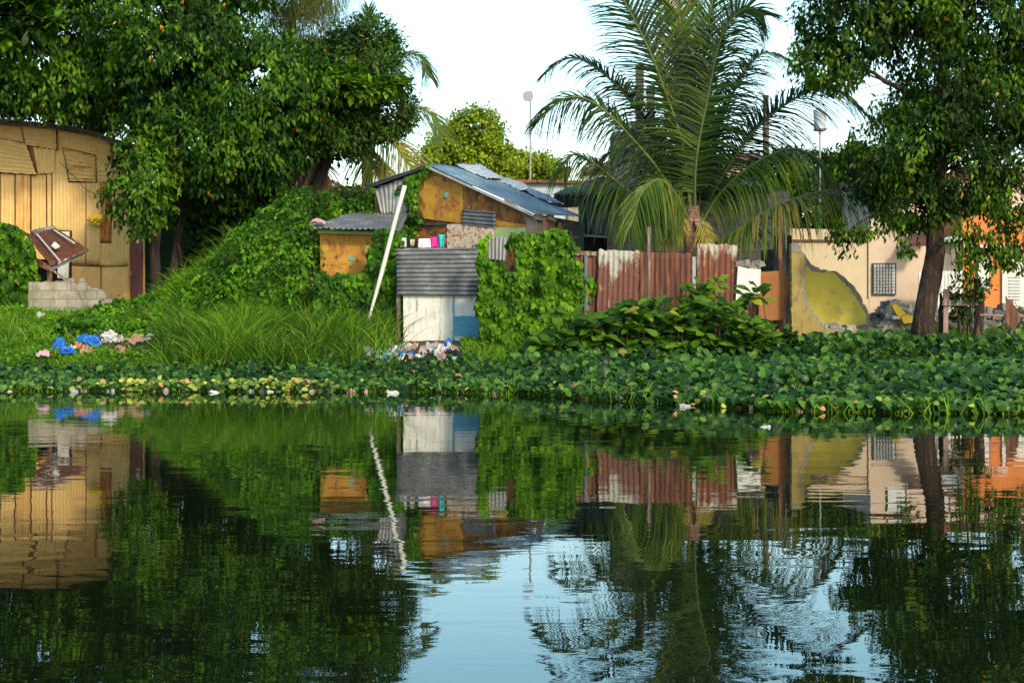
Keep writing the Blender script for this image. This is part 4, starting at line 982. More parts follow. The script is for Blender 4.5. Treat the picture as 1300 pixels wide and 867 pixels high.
# fibre, old yellow fronds at the heart
for x1, y1, dz in ((842,312,-.4),(856,300,-.5),(905,318,-.4),(898,305,-.3)):
    fr([(880,285,0),((880+x1)/2,(272+y1)/2-8,dz*.6),(x1,y1,dz)], (0,-1,.6), Lmax=.28, droop=.5, vb=.9, m=M_frondy, spacing=.03, r0=.02, start=.3, W=.02)
mb = MB()
for a in ((862,300),(872,310),(889,312),(896,300)): mb.tube([P(880,270,34.1), P((880+a[0])/2,285,34.0), P(a[0],a[1],34)], [.06,.045,.03], 7)
mb.build('leaf_sheath', M_ptrunk, pp, True)
# palm behind the left trees
p2_ = thing('background_palm', 'palm with bright tips showing behind the dark crowned tree', 'palm', P(470,370,46))
mb = MB(); mb.tube([P(470,385,46),P(468,280,46),P(465,170,46)], [.2,.17,.15], 10, .1); mb.build('trunk', M_ptrunk, p2_, True)
def f2(pts, nr, m=M_frond, **k): frond([P(x,y,46+dz) for x,y,dz in pts], nr, p2_, m, **k)
f2([(466,170,0),(468,90,0),(468,10,.1)], (0,-1,0), Lmax=.7, vb=.5, ang=25, droop=.1)
f2([(466,170,0),(480,110,0),(508,72,0),(532,72,0),(545,98,0)], (0,-.5,1), Lmax=.7, vb=.45)
f2([(466,175,0),(495,148,0),(525,138,0),(545,145,0),(562,170,0)], (0,-.5,1), Lmax=.75, vb=.8)
f2([(466,175,0),(480,170,-.3),(502,186,-.5),(528,222,-.6)], (.3,-.7,.6), M_frondy, Lmax=.85, vb=.5, droop=.5)
f2([(466,175,0),(462,185,-.5),(470,205,-.9),(490,240,-1)], (.3,-.9,.4), M_frondy, Lmax=.8, vb=.4, droop=.5)
f2([(466,170,0),(440,120,0),(400,110,0),(370,140,0)], (0,-.5,1), Lmax=.75, vb=.4)
p3_ = thing('dead_frond_palm', 'palm trunk with hanging dry brown fronds above the vine mound', 'palm', P(388,370,45))
mb = MB(); mb.tube([P(390,385,45),P(390,300,45),P(392,205,45)], [.18,.16,.14], 10, .1); mb.build('trunk', M_ptrunk, p3_, True)
for x1, y1, x2, y2 in ((375,225,366,262),(385,228,380,265),(398,225,402,262),(412,220,425,258),(405,215,440,240),(370,215,350,245)):
    frond([P(392,203,44.8),P(x1,y1-10,44.4),P(x1,y1+8,44.2),P(x2,y2,44.2)], (0,-1,.3), p3_, M_frondd, Lmax=.5, droop=.8, vb=.5, spacing=.05)

# ================================================================== VINES
def interp(tbl, x):
    if x <= tbl[0][0]: return tbl[0][1]
    for (a, va), (b, vb) in zip(tbl, tbl[1:]):
        if x <= b: return va+(vb-va)*(x-a)/(b-a)
    return tbl[-1][1]
TOP = [(120,395),(200,384),(235,362),(262,344),(300,318),(335,290),(350,268),(385,250),(420,240),(470,231),(500,224),(520,222)]
FR0 = [(120,37.5),(200,35.5),(300,34.3),(395,33.9),(404,35.6),(475,35.8),(490,35.4),(520,35.3)]
def mound_z(x, y):
    px = CX+F*x/y; g = gz(x, y)
    d0 = interp(FR0, px); dt = d0+1.5; top = H+(HY-interp(TOP, px))*dt/F-.12
    d1 = d0+max(.6, (top-g)*.8)
    t = min(1, max(0, (y-d0)/(d1-d0))); k = t**.6 if px < 400 else t**.5
    lump = .34*noise.noise(Vector((x*1.0, y*1.0, 3)))+.2*noise.noise(Vector((x*2.6, y*2.6, 5)))
    z = g+(top-g)*k
    if y > 37.6: z -= (y-37.6)**1.3*.9
    return z+lump*min(1, (z-g)*1.5+.1)
vm = thing('vine_mound', 'tall mound of green creeper swallowing the bank between tree and shack', 'creeper', P(350,400,36))
xs_ = np.arange(-9.2,-1.9,.12); ys_ = np.arange(33.8,39.5,.12)
V = np.array([(x, y, mound_z(x,y)-.13) for y in ys_ for x in xs_]); nx = len(xs_)
Fc = np.array([(j*nx+i, j*nx+i+1, (j+1)*nx+i+1, (j+1)*nx+i) for j in range(len(ys_)-1) for i in range(nx-1)])
link_mesh('stem', V, Fc, M_under, vm, True)
def surf_leaves(name, n, xr, yr, zf, L, W, m, parent, tmpl, seed, vb=.45, hang=.9, acc=None, thick=.1, dead=.01, nscale=1.2, smooth=False):
    X = rng.uniform(*xr, n); Y = rng.uniform(*yr, n); out = []; nn = []; vv = []
    e = .06
    for x, y in zip(X, Y):
        if acc and not acc(x, y): continue
        z = zf(x, y); dx = (zf(x+e,y)-z)/e; dy = (zf(x,y+e)-z)/e
        s_ = math.sqrt(1+dx*dx+dy*dy)
        if random.random() > s_/3.5: continue
        out.append((x, y, z)); nn.append((-dx/s_, -dy/s_, 1/s_)); vv.append(noise.noise(Vector((x*nscale,y*nscale,z*nscale+seed))))
    p = np.array(out); q = np.array(nn); k = len(p)
    p = p+q*(rng.random((k,1))*thick)
    down = unit(np.array((0,0,-1.0))*hang+rvec(k)*.7+q*.35)
    nrm = unit(q+rvec(k)*.7+np.array((0,-.15,.25)))
    val = vb+np.array(vv)*.5+rng.normal(size=k)*.14; val = np.clip(val,0,.94); val[rng.random(k) < dead] = 1
    sc = .5+1.1*rng.random(k)**1.5
    return leaves(name, p, down, nrm, L*sc, W*sc, val, m, parent, tmpl, curl=.15+.2*rng.random(k))
surf_leaves('leaves', 120000, (-9.2,-2.0), (33.8,39), mound_z, .08, .068, M_leafM, vm, LEAF, 1, vb=.37, thick=.34, dead=.004, nscale=1.6)
# loose runners standing off the mound
pp_=[];dd_=[]; mbr = MB()
for _ in range(230):
    d = random.uniform(34,37.3); x = (random.uniform(230,512)-CX)*d/F; z = mound_z(x,d)
    if z-gz(x,d) < .5: continue
    q = Vector((x,d,z)); v = Vector((random.uniform(-.6,.6),random.uniform(-1,-.2),random.uniform(.2,1.3))).normalized(); pts_=[q]
    for k in range(random.randint(4,9)):
        v = (v+Vector((random.uniform(-.25,.25),random.uniform(-.2,.1),-.22))).normalized(); q = q+v*.075; pts_.append(q)
        for _ in range(2): pp_.append(list(q)); dd_.append([v.x+random.uniform(-1,1), v.y+random.uniform(-1,.3), v.z*.4-.5])
    mbr.tube(pts_, .005, 4)
mbr.build('runner', M_rachis, vm)
pp_=np.array(pp_); dd_=np.array(dd_); k = len(pp_)
leaves('runner_leaves', pp_, dd_, unit(np.array((0,-.7,.6))+rvec(k)*.6), .05+.06*rng.random(k), .04+.05*rng.random(k), np.clip(.62+rng.normal(size=k)*.18,0,.94), M_leafM, vm, LEAF, curl=.25)

# creeper on a vertical face: heights by photo pixels
def wall_vine(name, label, pl_, inside, bbox, n, L, W, m, thick, loc, seed, vb=.5, tmpl=HEART, cat='creeper', core=None, sx=1.0):
    t = thing(name, label, cat, loc); P_ = []; vv = []; cnt = 0
    while cnt < n:
        px = random.uniform(bbox[0], bbox[2]); py = random.uniform(bbox[1], bbox[3]); cnt += 1
        q = noise.noise(Vector((px*.05, py*.05, seed)))*12+noise.noise(Vector((px*.2, py*.2, seed)))*5
        if not inside(px, py, q): continue
        off = thick*(.35+.65*random.random())*(1+.8*noise.noise(Vector((px*.06, py*.06, seed+4))))
        P_.append(list(pl_(px, py, off))); vv.append(noise.noise(Vector((px*.035, py*.035, seed+9))))
    p = np.array(P_); k = len(p); nrm = unit(np.array((0,-1.0,.45))+rvec(k)*.5); dr = unit(np.array((0,-.25,-1.0))+rvec(k)*.6)
    val = np.clip(vb+np.array(vv)*.5+rng.normal(size=k)*.14, 0, .94); val[rng.random(k) < .006] = 1
    sc = .5+1.1*rng.random(k)**1.5
    leaves('leaves', p, dr, nrm, L*sc, W*sc, val, m, t, tmpl, curl=.2)
    mb = MB()
    for _ in range(26):
        px, py = random.uniform(bbox[0]+8, bbox[2]-8), random.uniform(bbox[1]+10, bbox[3])
        if not inside(px, py, 0): continue
        pts_ = [pl_(px, py, thick*.3)]
        for _ in range(5):
            px += random.uniform(-8,8); py += random.uniform(4,14); pts_.append(pl_(px, min(py, bbox[3]), thick*.3))
        mb.tube(pts_, .008, 5)
    if mb.v: mb.build('stem', M_stem, t)
    return t
def insF(px, py, q):
    top = interp([(606,312),(615,300),(622,295),(630,312),(640,312),(655,298),(670,292),(690,296),(705,284),(720,298),(735,318),(742,345),(748,372),(752,400),(756,440)], px)
    left = interp([(290,606),(330,609),(380,606),(440,612)], py); right = interp([(290,735),(318,732),(345,757),(372,752),(400,748),(440,744)], py)
    if 738 < px < 760 and 350 < py < 378: return q > 0
    if 641 < px < 656 and 312 < py < 345: return q > 7
    if 618 < px < 642 and 300 < py < 332: return q > 4
    return py > top+q*.7 and px > left+q*.5 and px < right-q*.6
wall_vine('fence_creeper', 'bright green heart leaved creeper covering the wall right of the blue patch', flat(32.3), insF, (600,280,762,442), 12500, .078, .07, M_leafV, .34, P(680,435,32.4), 3, vb=.42)
mb = MB(); mb.prism([P(x,y,32.55) for x, y in ((614,335),(650,338),(665,325),(700,312),(728,335),(735,360),(745,440),(612,440))], (0,.12,0))
tag(mb.build('old_fence_boards', M_wood), 'old weathered boards hidden behind the heart leaved creeper', 'fence')
mb = MB(); mb.beam(P(647,312,32.4), P(644,350,32.4), .09, .03); mb.beam(P(655,300,32.42), P(654,350,32.42), .07, .03)
tag(mb.build('picket', M_woodo), 'brown wooden pickets poking out of the heart leaved creeper', 'picket')
def insG(px, py, q):
    if py < 245: lo = interp([(205,540),(225,515),(245,500)], py)
    else: lo = interp([(245,512),(262,516),(285,522),(290,530)], py)
    hi = interp([(205,552),(214,548),(230,532),(250,530),(272,527),(285,540)], py)
    top = interp([(495,236),(520,222),(545,208),(560,214)], px)
    return px > lo+q*.5 and px < hi+q*.6 and py > top and py < 284+q
wall_vine('gable_creeper', 'creeper climbing the left gable of the plywood shack', GP, insG, (490,200,560,292), 2600, .08, .075, M_leafM, .16, GP(525,290,.1), 5, vb=.38)
def insH(px, py, q):
    left = interp([(290,478),(310,472),(340,466),(400,468)], py); right = interp([(290,508),(320,506),(372,507),(400,522),(430,530)], py)
    return (px > left+q*.8 and px < right+q*.7 and py > 292+q*.3) or (400 < px < 480 and py > 346+q*.8)
wall_vine('shed_creeper', 'dark creeper hanging between the small shed and the corrugated barrier', flat(33.9), insH, (396,286,540,436), 9000, .085, .08, M_leafM, .35, P(490,420,34), 6, vb=.36)
def insI(px, py, q):
    top = interp([(-20,276),(10,284),(25,290),(38,302),(46,325),(50,345)], px)
    return py > top+q*.4 and px < 46+q*.5+(0 if py < 340 else (py-340)*.3)
wall_vine('corner_creeper', 'creeper heap at the left edge beside the rusty lean-to roof', flat(40.9), insI, (-40,270,70,400), 6500, .09, .08, M_leafM, .5, P(15,395,40.8), 8, vb=.45)
# twig sprigs: on top of the creeper and wall
mb = MB()
for a in ((710,300,718,284),(724,304,736,302),(740,322,752,320),(728,306,722,292)):
    mb.tube([P(a[0],a[1]+6,32.2), P((a[0]+a[2])/2,(a[1]+a[3])/2-3,32.1), P(a[2],a[3],32.05)], [.008,.006,.004], 5)
tag(mb.build('tendrils', M_rachis), 'thin curling tendrils rising above the heart leaved creeper', 'tendril')

# ================================================================== SHRUB of big leaves
def bigshrub():
    t = thing('almond_shrub', 'low shrub with large glossy oval leaves before the rusty fence', 'shrub', P(830,445,31))
    heads = []
    for _ in range(300):
        px = random.uniform(682, 985); top = interp([(680,425),(720,418),(745,395),(775,395),(800,372),(825,372),(850,392),(880,372),(900,372),(925,378),(945,395),(965,405),(985,432)], px)
        py = random.uniform(top+11, 446); heads.append((px, py, random.uniform(30.1,31.3)))
    heads += [(886,362,31),(897,366,31),(908,360,31.1),(880,371,30.9),(893,378,30.9),(955,372,30.5),(962,366,30.5),(950,380,30.5),(968,378,30.5),(905,392,30.5),(830,385,30.4),(808,390,30.4),(770,405,30.4),(752,418,30.2),(710,420,30.3),(700,380+20,30.8),(725,400,30.7)]
    pos=[];dr=[];nr=[];L=[];vv=[]; mb = MB()
    for px, py, d in heads:
        c = P(px, py, d); hv = random.gauss(0,.12)
        b = Vector((c.x+random.uniform(-.2,.2), c.y+.15, gz(c.x,c.y)-.1)); mb.tube([b, b.lerp(c,.6)+Vector((random.uniform(-.06,.06),0,0)), c], [.014,.011,.007], 6)
        k = random.randint(5,8); ph = random.random()*6
        for i in range(k):
            th = ph+i*2.4; up = random.uniform(-.4,1.0)
            v = np.array((math.cos(th), math.sin(th)-.25, up)); v /= np.linalg.norm(v)
            pos.append(np.array(c)+v*.02); dr.append(v); nr.append(np.array((-v[0]*.6+random.uniform(-.5,.5), -v[1]*.6-.8, 1.0)))
            L.append(random.uniform(.17,.36)); vv.append(.5+hv+random.gauss(0,.16))
    vv = np.clip(np.array(vv), 0, .94); vv[rng.random(len(vv)) < .012] = 1
    leaves('foliage', np.array(pos), np.array(dr), np.array(nr), np.array(L), np.array(L)*.52, vv, M_leafS, t, OBOV, curl=.2, smooth=True)
    mb.build('stem', M_stem, t)
bigshrub()
shrub('low_bush', 'dark leafy bush between the almond shrub and the mustard wall', [lobe(975,428,31,30,10,.3), lobe(990,434,30.6,22,9,.3)], 60, 7, .13, .09, M_leafH, (985,440,31), 23)

# ================================================================== GRASS, GROUND COVER, HYACINTH
def fld(n, pxr, dr_, acc=None):
    out = []
    for _ in range(n):
        d = random.uniform(*dr_); px = random.uniform(*pxr)
        if acc and not acc(px, d): continue
        x = (px-CX)*d/F; out.append((x, d, max(gz(x, d), 0)))
    return np.array(out)
def blades(name, p, hmin, hmax, W, m, label, seed=0, vb=.45, lean=.6, dead=.03, cv=.4):
    k = len(p); up = unit(np.array((0,0,1.0))+rvec(k)*.38); ln = unit(rvec(k)*np.array((1.3,1,.05))+np.array((0,-.2,-.35)))
    hn = np.array([noise.noise(Vector((a[0]*1.1, a[1]*1.1, seed)))+.6*noise.noise(Vector((a[0]*3.5, a[1]*3.5, seed))) for a in p])
    Hh = (hmin+(hmax-hmin)*rng.random(k)**1.6)*(1+hn*.8)
    face = unit(rvec(k)*np.array((1,1,.1))+np.array((0,-1.0,.2)))
    val = np.clip(vb+hn*cv+rng.normal(size=k)*.27, 0, .95); val[rng.random(k) < dead] = 1
    return tag(leaves(name, p, up, face, Hh, W, val, m, None, BLADE, lean*(.4+rng.random(k)), ln), label, 'grass', kind='stuff')
def lit_free(px, d): return not (62 < px < 205 and 31.6 < d < 34.9 and random.random() < .8)
def a1(px, d):
    if px < 205 and d < 34: return False
    if px > 452 and d < 32.3+(px-452)*.02 and random.random() < .93: return False
    return not (px+12*noise.noise(Vector((d*3,0,1))) > 507) and noise.noise(Vector((px*.02, d*.8, 2))) > -.45
blades('tall_grass', fld(52000, (175,520), (29.6,34.9), a1), .15, .8, .017, M_grass, 'tall green grass on the bank in front of the vine mound', 1, vb=.33)
blades('tall_grass', fld(12000, (120,400), (33.5,37.5), lit_free), .15, .45, .014, M_grass, 'grass growing at the foot of the vine mound', 2)
blades('bank_grass', fld(9000, (-40,240), (29.5,33.0), lit_free), .04, .12, .014, M_grass, 'short sparse grass at the foot of the left bank', 13, vb=.5)
blades('bank_grass', fld(14000, (-40,240), (33.0,43.0), lit_free), .12, .36, .014, M_grass, 'short rough grass on the left bank below the yellow house', 3, vb=.5)
blades('bank_grass', fld(5000, (588,720), (29.3,33.1), None), .08, .2, .02, M_grass, 'short bright grass below the heart leaved creeper', 4, vb=.55)
blades('bank_grass', fld(9500, (1130,1500), (29.8,32.3), None), .2, .5, .018, M_grass, 'grass around the foot of the dark leaning trunk', 5, vb=.42)
blades('bank_grass', fld(2200, (1000,1160), (30.4,31.5), None), .08, .22, .018, M_grass, 'thin grass below the broken mustard wall', 6, vb=.4)
def fldm(n, pxr, dr_, hmax):
    out = []
    for _ in range(n):
        d = random.uniform(*dr_); x = (random.uniform(*pxr)-CX)*d/F; z = mound_z(x, d); g = gz(x, d)
        if g-.1 < z < g+hmax*(.6+.8*noise.noise(Vector((x*1.3, d, 7)))) : out.append((x, d, z-.08))
    return np.array(out)
blades('tall_grass', fldm(60000, (205,480), (33.6,37), 2.5), .15, .6, .014, M_grass, 'bright grass growing through the lower face of the creeper mound', 22, vb=.5)
# broad leaved ground cover
def gcover(name, n, pxr, dr_, hgt, L, W, label, seed, vb=.5, acc=None, m=M_leafM, dead=.006):
    p = fld(n, pxr, dr_, acc); k = len(p)
    hn = np.array([noise.noise(Vector((a[0]*.9, a[1]*.9, seed)))+.4*noise.noise(Vector((a[0]*3, a[1]*3, seed))) for a in p])
    p[:,2] += np.clip(hgt*(.5+hn*1.1), .02, 9)*(rng.random(k)**.4)
    dr = unit(rvec(k)*np.array((1,1,.5))+np.array((0,-.2,-.1))); nrm = unit(np.array((0,-.45,1.0))+rvec(k)*.5)
    val = np.clip(vb+hn*.35+rng.normal(size=k)*.14, 0, .94); val[rng.random(k) < dead] = 1
    sc = .6+.8*rng.random(k)
    tag(leaves(name, p, dr, nrm, L*sc, W*sc, val, m, None, LEAF, curl=.2), label, 'ground cover', kind='stuff')
gcover('ground_cover', 9000, (-50,225), (29.3,33.2), .12, .075, .06, 'low leafy cover at the foot of the left bank', 11, vb=.5, acc=lit_free)
gcover('ground_cover', 22000, (-50,225), (33.0,43.3), .22, .085, .07, 'leafy ground cover over the left bank', 1, vb=.52, acc=lit_free)
gcover('ground_cover', 9000, (190,520), (29.3,35), .3, .07, .05, 'leaves mixed in the tall grass', 12, vb=.45, acc=a1)
gcover('ground_cover', 9000, (100,430), (33.5,38), .4, .085, .07, 'leafy cover at the base of the vine mound', 2, vb=.5)
gcover('ground_cover', 6000, (588,720), (29.4,32.9), .16, .07, .05, 'low bright green cover below the heart leaved creeper', 3, vb=.6)
gcover('ground_cover', 7500, (1000,1540), (29.5,33.5), .18, .08, .06, 'weeds along the foot of the right hand wall', 4, vb=.4, m=M_leafB)
gcover('far_ground_cover', 8000, (480,1650), (33.5,46), .15, .12, .09, 'weeds in the yards behind the fence', 5, vb=.4, m=M_leafB)

EDGE = [(-100,27.2),(0,27.0),(300,27.0),(500,26.9),(650,26.2),(800,24.3),(900,23.2),(1000,22.2),(1150,21.9),(1300,21.6),(1400,21.5)]
def hyacinth():
    n = 57000; d = rng.uniform(21, 31.6, n); px = rng.uniform(-230, 1540, n); x = (px-CX)*d/F
    keep = []; ed = []
    for a, b, c in zip(px, d, x):
        e = interp(EDGE, a)+.3*noise.noise(Vector((c*1.3,0,0)))+.25*noise.noise(Vector((c*4,1,0))); ed.append(e)
        lim = 29.7 if a < 640 else (30.3 if a < 700 else 31.2)
        keep.append(b > e and b < lim and not (a < 560 and b > 29.7 and random.random() < .5))
    keep = np.array(keep); ed = np.array(ed)[keep]; d = d[keep]; x = x[keep]; px = px[keep]; k = len(d)
    g = np.array([max(0, gz(a, b)) for a, b in zip(x, d)])
    hn = np.array([noise.noise(Vector((a*.8, b*.8, 5))) for a, b in zip(x, d)])
    rise = np.clip((d-ed)/2.2, 0, 1)
    hgt = (.05+np.where(px < 640, .15, .27)*rise)*(1+.5*hn)+.10*rise*rng.random(k)
    hgt *= .55+.45*rng.random(k)
    pos = np.stack([x, d, g*.9+hgt], 1)
    th = rng.random(k)*2*np.pi; dr = unit(np.stack([np.cos(th), np.sin(th)-.15, .1+1.5*rng.random(k)], 1))
    nrm = unit(np.array((0,-.55,1.0))+rvec(k)*.85)
    val = .42+hn*.35+rng.normal(size=k)*.22; val = np.clip(val,0,.94)
    near = np.clip(1-(d-ed)/.5, 0, 1)
    val = np.clip(val+near*.12, 0, .94); val[rng.random(k) < .006+.02*near] = 1
    sc = (.7+.6*rng.random(k))*(.85+.25*(px > 650))
    tag(leaves('water_hyacinth', pos, dr, nrm, .115*sc, .095*sc, val, M_leafH, None, SPOON, curl=.15, smooth=True), 'belt of floating water hyacinth leaves along the shore', 'water plants', kind='stuff')
    # leaf stalks
    q = rng.random(k) < .75; base = pos[q].copy(); hh = base[:,2]-g[q]*.9+.03; base[:,2] = g[q]*.9-.03
    base[:,:2] -= dr[q][:,:2]*.05
    up = pos[q]-base
    tag(leaves('hyacinth_stalks', base, up, unit(np.array((0,-1.0,0))+rvec(len(up))*.3), np.linalg.norm(up, axis=1), .012, np.clip(.6+rng.normal(size=len(up))*.2,0,.94), M_grass, None, BLADE, curl=.02), 'green stalks under the floating hyacinth leaves', 'water plants', kind='stuff')
    # yellowing leaves at the water edge
    n = 520; px = np.concatenate([rng.normal(190,38,130), rng.normal(345,45,190), rng.uniform(-40,1340,200)]); e = np.array([interp(EDGE, a) for a in px]); d = e+rng.uniform(-.2,1.0,n)*rng.random(n)
    x = (px-CX)*d/F; pos = np.stack([x, d, .01+.16*rng.random(n)], 1)
    th = rng.random(n)*2*np.pi; dr = unit(np.stack([np.cos(th), np.sin(th), .5*rng.random(n)+.2], 1)); nrm = unit(np.array((0,-.7,1.0))+rvec(n)*.5)
    val = np.clip(.3+rng.normal(size=n)*.3, 0, .94); val[rng.random(n) < .1] = 1
    tag(leaves('yellowing_water_leaves', pos, dr, nrm, .05+.07*rng.random(n), .05+.05*rng.random(n), val, M_leafY, None, SPOON, curl=.1, smooth=True), 'yellowing floating leaves at the waterline', 'water plants', kind='stuff')
    m_ = 360; px = rng.uniform(560,1340,m_); e = np.array([interp(EDGE, a) for a in px]); d = e+rng.uniform(-.1,.4,m_); x = (px-CX)*d/F
    keep = np.array([noise.noise(Vector((a*1.0, 3, 3))) > .0 for a in x]); x, d = x[keep], d[keep]; k = len(x)
    tag(leaves('shore_reeds', np.stack([x,d,np.full(k,-.03)],1), unit(np.array((0,0,1.0))+rvec(k)*.55), unit(np.array((0,-1.0,.1))+rvec(k)*.4), .15+.2*rng.random(k), .018, np.clip(.6+rng.normal(size=k)*.2,0,.95), M_grass, None, BLADE, .4, unit(rvec(k)*np.array((1,1,0.1)))), 'bright reed blades at the waterline', 'water plants', kind='stuff')
hyacinth()

# ================================================================== LITTER
M_bagb = plain('blue_plastic', (.015,.16,.6), .4, .2); M_bagw = plain('white_plastic', (.55,.56,.56), .4, .15); M_bagk = plain('black_plastic', (.015,.015,.02), .3)
M_bagt = plain('tan_rag', (.4,.26,.16), .8); M_bago = plain('orange_plastic', (.7,.16,.03), .5); M_bagg = plain('grey_plastic', (.4,.44,.47), .4); M_bagc = plain('teal_plastic', (.05,.3,.45), .4)
G1 = 'litter on the left bank'; G2 = 'litter below the white wall'; G3 = 'scraps floating at the waterline'
def folded(name, px, py, d, w, hh, m, label, cat, group):
    # a creased, half folded piece of film, card or cloth with a little thickness
    c = P(px, py, d); w *= d/F; hh *= d/F; sd_ = random.random()*90; V = []; k = 8; rz = random.uniform(-.6,.6); tilt = random.uniform(.3,1.2)
    for j in range(k):
        for i in range(k):
            u = (i/(k-1)-.5)*(1+.35*noise.noise(Vector((j*.7,sd_,0)))); v = (j/(k-1)-.5)*(1+.35*noise.noise(Vector((i*.7,0,sd_))))
            q = noise.noise(Vector((u*3,v*3,sd_)))*.7+noise.noise(Vector((u*8,v*8,sd_)))*.45-abs(u+.3*v)*.4
            x_ = u*w; a_ = v*hh*1.5; z_ = a_*math.sin(tilt)+q*hh*.8; y_ = a_*math.cos(tilt)-q*hh*.5
            V.append((c.x+x_*math.cos(rz)-z_*math.sin(rz)*.4, c.y+y_, c.z+z_+x_*math.sin(rz)*.4))
    n_ = k*k; V += [(a[0], a[1]+.006, a[2]-.004) for a in V]; Fs = []
    for j in range(k-1):
        for i in range(k-1):
            b = j*k+i; Fs += [(b,b+1,b+k+1,b+k),(b+n_,b+k+n_,b+k+1+n_,b+1+n_)]
    for i in range(k-1):
        b = (k-1)*k+i; Fs += [(i+1,i,i+n_,i+1+n_),(b,b+1,b+1+n_,b+n_)]
        Fs += [(i*k,(i+1)*k,(i+1)*k+n_,i*k+n_),((i+1)*k+k-1,i*k+k-1,i*k+k-1+n_,(i+1)*k+k-1+n_)]
    return tag(link_mesh(name, V, Fs, m), label, cat, group)
def lit(name, px, py, w, hh, m, label, group):
    # depth from the ground surface under that pixel
    d = 28.0
    while d < 43:
        p = P(px, py, d)
        if gz(p.x, d)+.14 > p.z: break
        d += .1
    p = P(px, py, d); (crumple if name == 'plastic_bag' and w > 14 else folded)(name, px, py, d, w*1.15, hh*1.1, m, label, 'litter', group)
lit('plastic_bag', 75, 437, 13, 10, M_bagb, 'leftmost blue plastic bag of the litter on the left bank', G1)
lit('plastic_bag', 85, 446, 17, 10, M_bagb, 'lowest blue plastic bag of the litter on the left bank', G1)
lit('plastic_bag', 105, 430, 12, 6, M_bagb, 'small flat blue plastic scrap between orange and white litter', G1)
lit('plastic_bag', 118, 436, 15, 17, M_bagb, 'upright blue plastic bag beside the white one', G1)
lit('plastic_bag', 138, 430, 17, 17, M_bagw, 'round white plastic bag right of the blue bags', G1)
lit('plastic_scrap', 99, 438, 8, 6, M_bago, 'small orange scrap among the blue bags', G1)
lit('plastic_scrap', 92, 440, 9, 8, M_bagw, 'white scrap between the two lower blue bags', G1)
lit('rag', 110, 443, 14, 9, M_bagt, 'tan rag under the upright blue bag', G1)
lit('rag', 160, 421, 14, 8, M_pinkc, 'pinkish rag right of the round white bag', G1)
lit('rag', 172, 429, 20, 6, M_bagt, 'tan rag lying beyond the round white bag', G1)
lit('plastic_scrap', 186, 430, 9, 5, M_bagw, 'small white scrap beside the tan rag', G1)
lit('plastic_scrap', 195, 425, 14, 4, M_bagg, 'grey plastic strip at the right end of the left litter', G1)
lit('plastic_bag', 51, 400, 10, 6, M_bagw, 'small white bag in the grass below the block wall', G1)
lit('plastic_bag', 98, 405, 16, 8, M_bagw, 'white bag in the grass at the foot of the block wall', G1)
lit('rag', 55, 448, 14, 8, M_pinkc, 'dull pink rag at the left end of the litter', G1)
for i in range(14):
    lit('litter_scrap', random.uniform(458,492), random.uniform(438,456), random.uniform(4,9), random.uniform(3,6), random.choice([M_bagc,M_bagb,M_bagg,M_bagw]), 'small blue and white scrap in the grass left of the white wall litter', 'blue scraps in the grass')
for i in range(20):
    lit('litter_scrap', random.uniform(120,190), random.uniform(420,446), random.uniform(4,10), random.uniform(3,6), random.choice([M_bagt,M_bagt,M_bagg,M_pinkc,M_soil]), 'small tan or grey scrap strewn around the blue bags', 'tan scraps on the left bank')
for i in range(62):
    lit('litter_scrap', random.uniform(495,586), random.uniform(436,457), random.uniform(4,9), random.uniform(3,6), random.choice([M_bagt,M_bagg,M_bagw,M_pinkc,M_bagt,M_bagb]), 'small mixed scrap in the litter heap below the white wall', 'mixed scraps below the white wall')
lit('plastic_bag', 503, 449, 14, 11, M_bagw, 'pale bag at the left of the heap below the white wall', G2)
lit('plastic_bag', 547, 441, 12, 8, M_bagg, 'grey bag in the middle of the heap below the white wall', G2)
lit('plastic_bag', 562, 443, 14, 13, M_bagw, 'white bag beside the black one below the white wall', G2)
lit('plastic_bag', 575, 449, 18, 10, M_bagk, 'black bag at the right end of the litter heap', G2)
lit('plastic_bag', 572, 456, 16, 7, M_bagg, 'grey bag under the black one', G2)
lit('plastic_bag', 569, 434, 8, 5, M_bagb, 'small blue bag at the foot of the white wall', G2)
def floater(name, px, d, w, hh, m, label):
    y = HY+F*H/d; folded(name, px, y-1, d, w, hh, m, label, 'litter', G3)
floater('plastic_scrap', 94, 26.9, 10, 4, M_bagg, 'pale grey scrap floating at the shore below the blue bags')
floater('plastic_scrap', 272, 26.7, 14, 4, M_bagw, 'flat white scrap floating left of the yellowing leaves')
floater('foam_box', 500, 26.5, 20, 5, M_bagw, 'flat white foam piece floating at the shore below the white wall')
floater('rag', 446, 26.7, 9, 12, M_bagt, 'brownish white scrap at the shore left of the foam piece')
floater('driftwood', 752, 25.0, 30, 3, M_woodo, 'thin reddish driftwood lying in the floating plants')
floater('plastic_scrap', 870, 23.2, 14, 5, M_bagg, 'blue grey scrap floating before the hyacinth belt')
floater('foam_box', 972, 19.5, 13, 4, M_bagw, 'white scrap floating alone on open water')
for i in range(60):
    px = random.choice([random.gauss(190,40), random.uniform(310,420), random.uniform(-20,560)]); floater('litter_scrap', px, interp(EDGE,px)+random.uniform(-.1,.9), random.uniform(3,9), random.uniform(2,5), random.choice([M_bagw,M_bagw,M_pinkc,M_bagt,M_bagg]), 'tiny pale scrap among the yellowing leaves at the left waterline')
for i in range(12):
    px = random.uniform(560,1310); floater('litter_scrap', px, interp(EDGE,px)+random.uniform(0,.5), random.uniform(4,9), random.uniform(4,9), random.choice([M_bagt,M_bagt,M_pinkc]), 'small brownish dead leaf scrap at the edge of the right hyacinth belt')

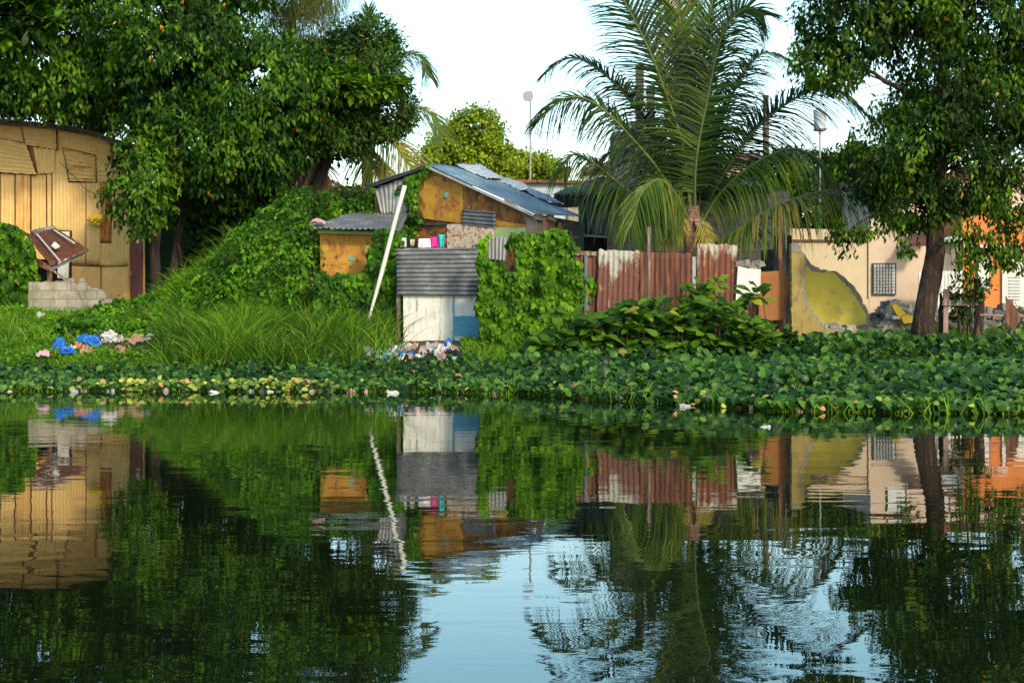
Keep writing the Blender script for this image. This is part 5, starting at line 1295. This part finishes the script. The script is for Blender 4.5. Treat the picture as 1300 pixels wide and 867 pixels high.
# ================================================================== LIGHT, SKY, CAMERA
SUN_EL, SUN_AZ = R(29), R(152)      # azimuth clockwise from +Y: behind the camera, to the right
w = bpy.data.worlds.new('World'); S.world = w; w.use_nodes = True; nt = w.node_tree
sky = nt.nodes.new('ShaderNodeTexSky'); sky.sky_type = 'NISHITA'; sky.sun_disc = False
sky.sun_elevation = SUN_EL; sky.sun_rotation = SUN_AZ; sky.air_density = 1.0; sky.dust_density = 2.0; sky.ozone_density = 1.0
bg = nt.nodes['Background']
# thin bright evening overcast low in the sky, added to the clear sky by elevation
tc = nt.nodes.new('ShaderNodeTexCoord'); sx = nt.nodes.new('ShaderNodeSeparateXYZ'); nt.links.new(tc.outputs['Generated'], sx.inputs[0])
vr = ramp(nt, [(0,(.80,.80,.70)),(.10,(.50,.84,.80)),(.22,(.22,.78,.84)),(.5,(.12,.26,.34)),(1,(.06,.12,.18))]); nt.links.new(sx.outputs[2], vr.inputs[0])
vm_ = nt.nodes.new('ShaderNodeVectorMath'); vm_.operation = 'SCALE'; vm_.inputs[3].default_value = 4.0; nt.links.new(vr.outputs[0], vm_.inputs[0])
va = nt.nodes.new('ShaderNodeVectorMath'); va.operation = 'ADD'; nt.links.new(vm_.outputs[0], va.inputs[0]); nt.links.new(sky.outputs[0], va.inputs[1])
nt.links.new(va.outputs[0], bg.inputs[0]); bg.inputs[1].default_value = .15
sd = bpy.data.lights.new('sun', 'SUN'); sd.energy = 2.5; sd.angle = R(6); sd.color = (1,.84,.60)
so = bpy.data.objects.new('sun', sd); COL.objects.link(so)
dirv = Vector((math.sin(SUN_AZ)*math.cos(SUN_EL), math.cos(SUN_AZ)*math.cos(SUN_EL), math.sin(SUN_EL)))
so.rotation_euler = (-dirv).to_track_quat('-Z', 'Y').to_euler(); so.location = (10,-20,20)
cd = bpy.data.cameras.new('camera'); cam = bpy.data.objects.new('camera', cd); COL.objects.link(cam)
cam.location = (0,0,H); cam.rotation_euler = (R(90),0,0); cd.sensor_width = 36; cd.lens = F/1300*36
cd.shift_y = -(433.5-HY)/1300; cd.clip_end = 3000; cd.clip_start = .1
S.camera = cam
S.render.resolution_x = 1024; S.render.resolution_y = 682
vs = S.view_settings; vs.view_transform = 'Standard'; vs.look = 'None'; vs.exposure = .64; vs.gamma = 1
S.render.engine = 'CYCLES'
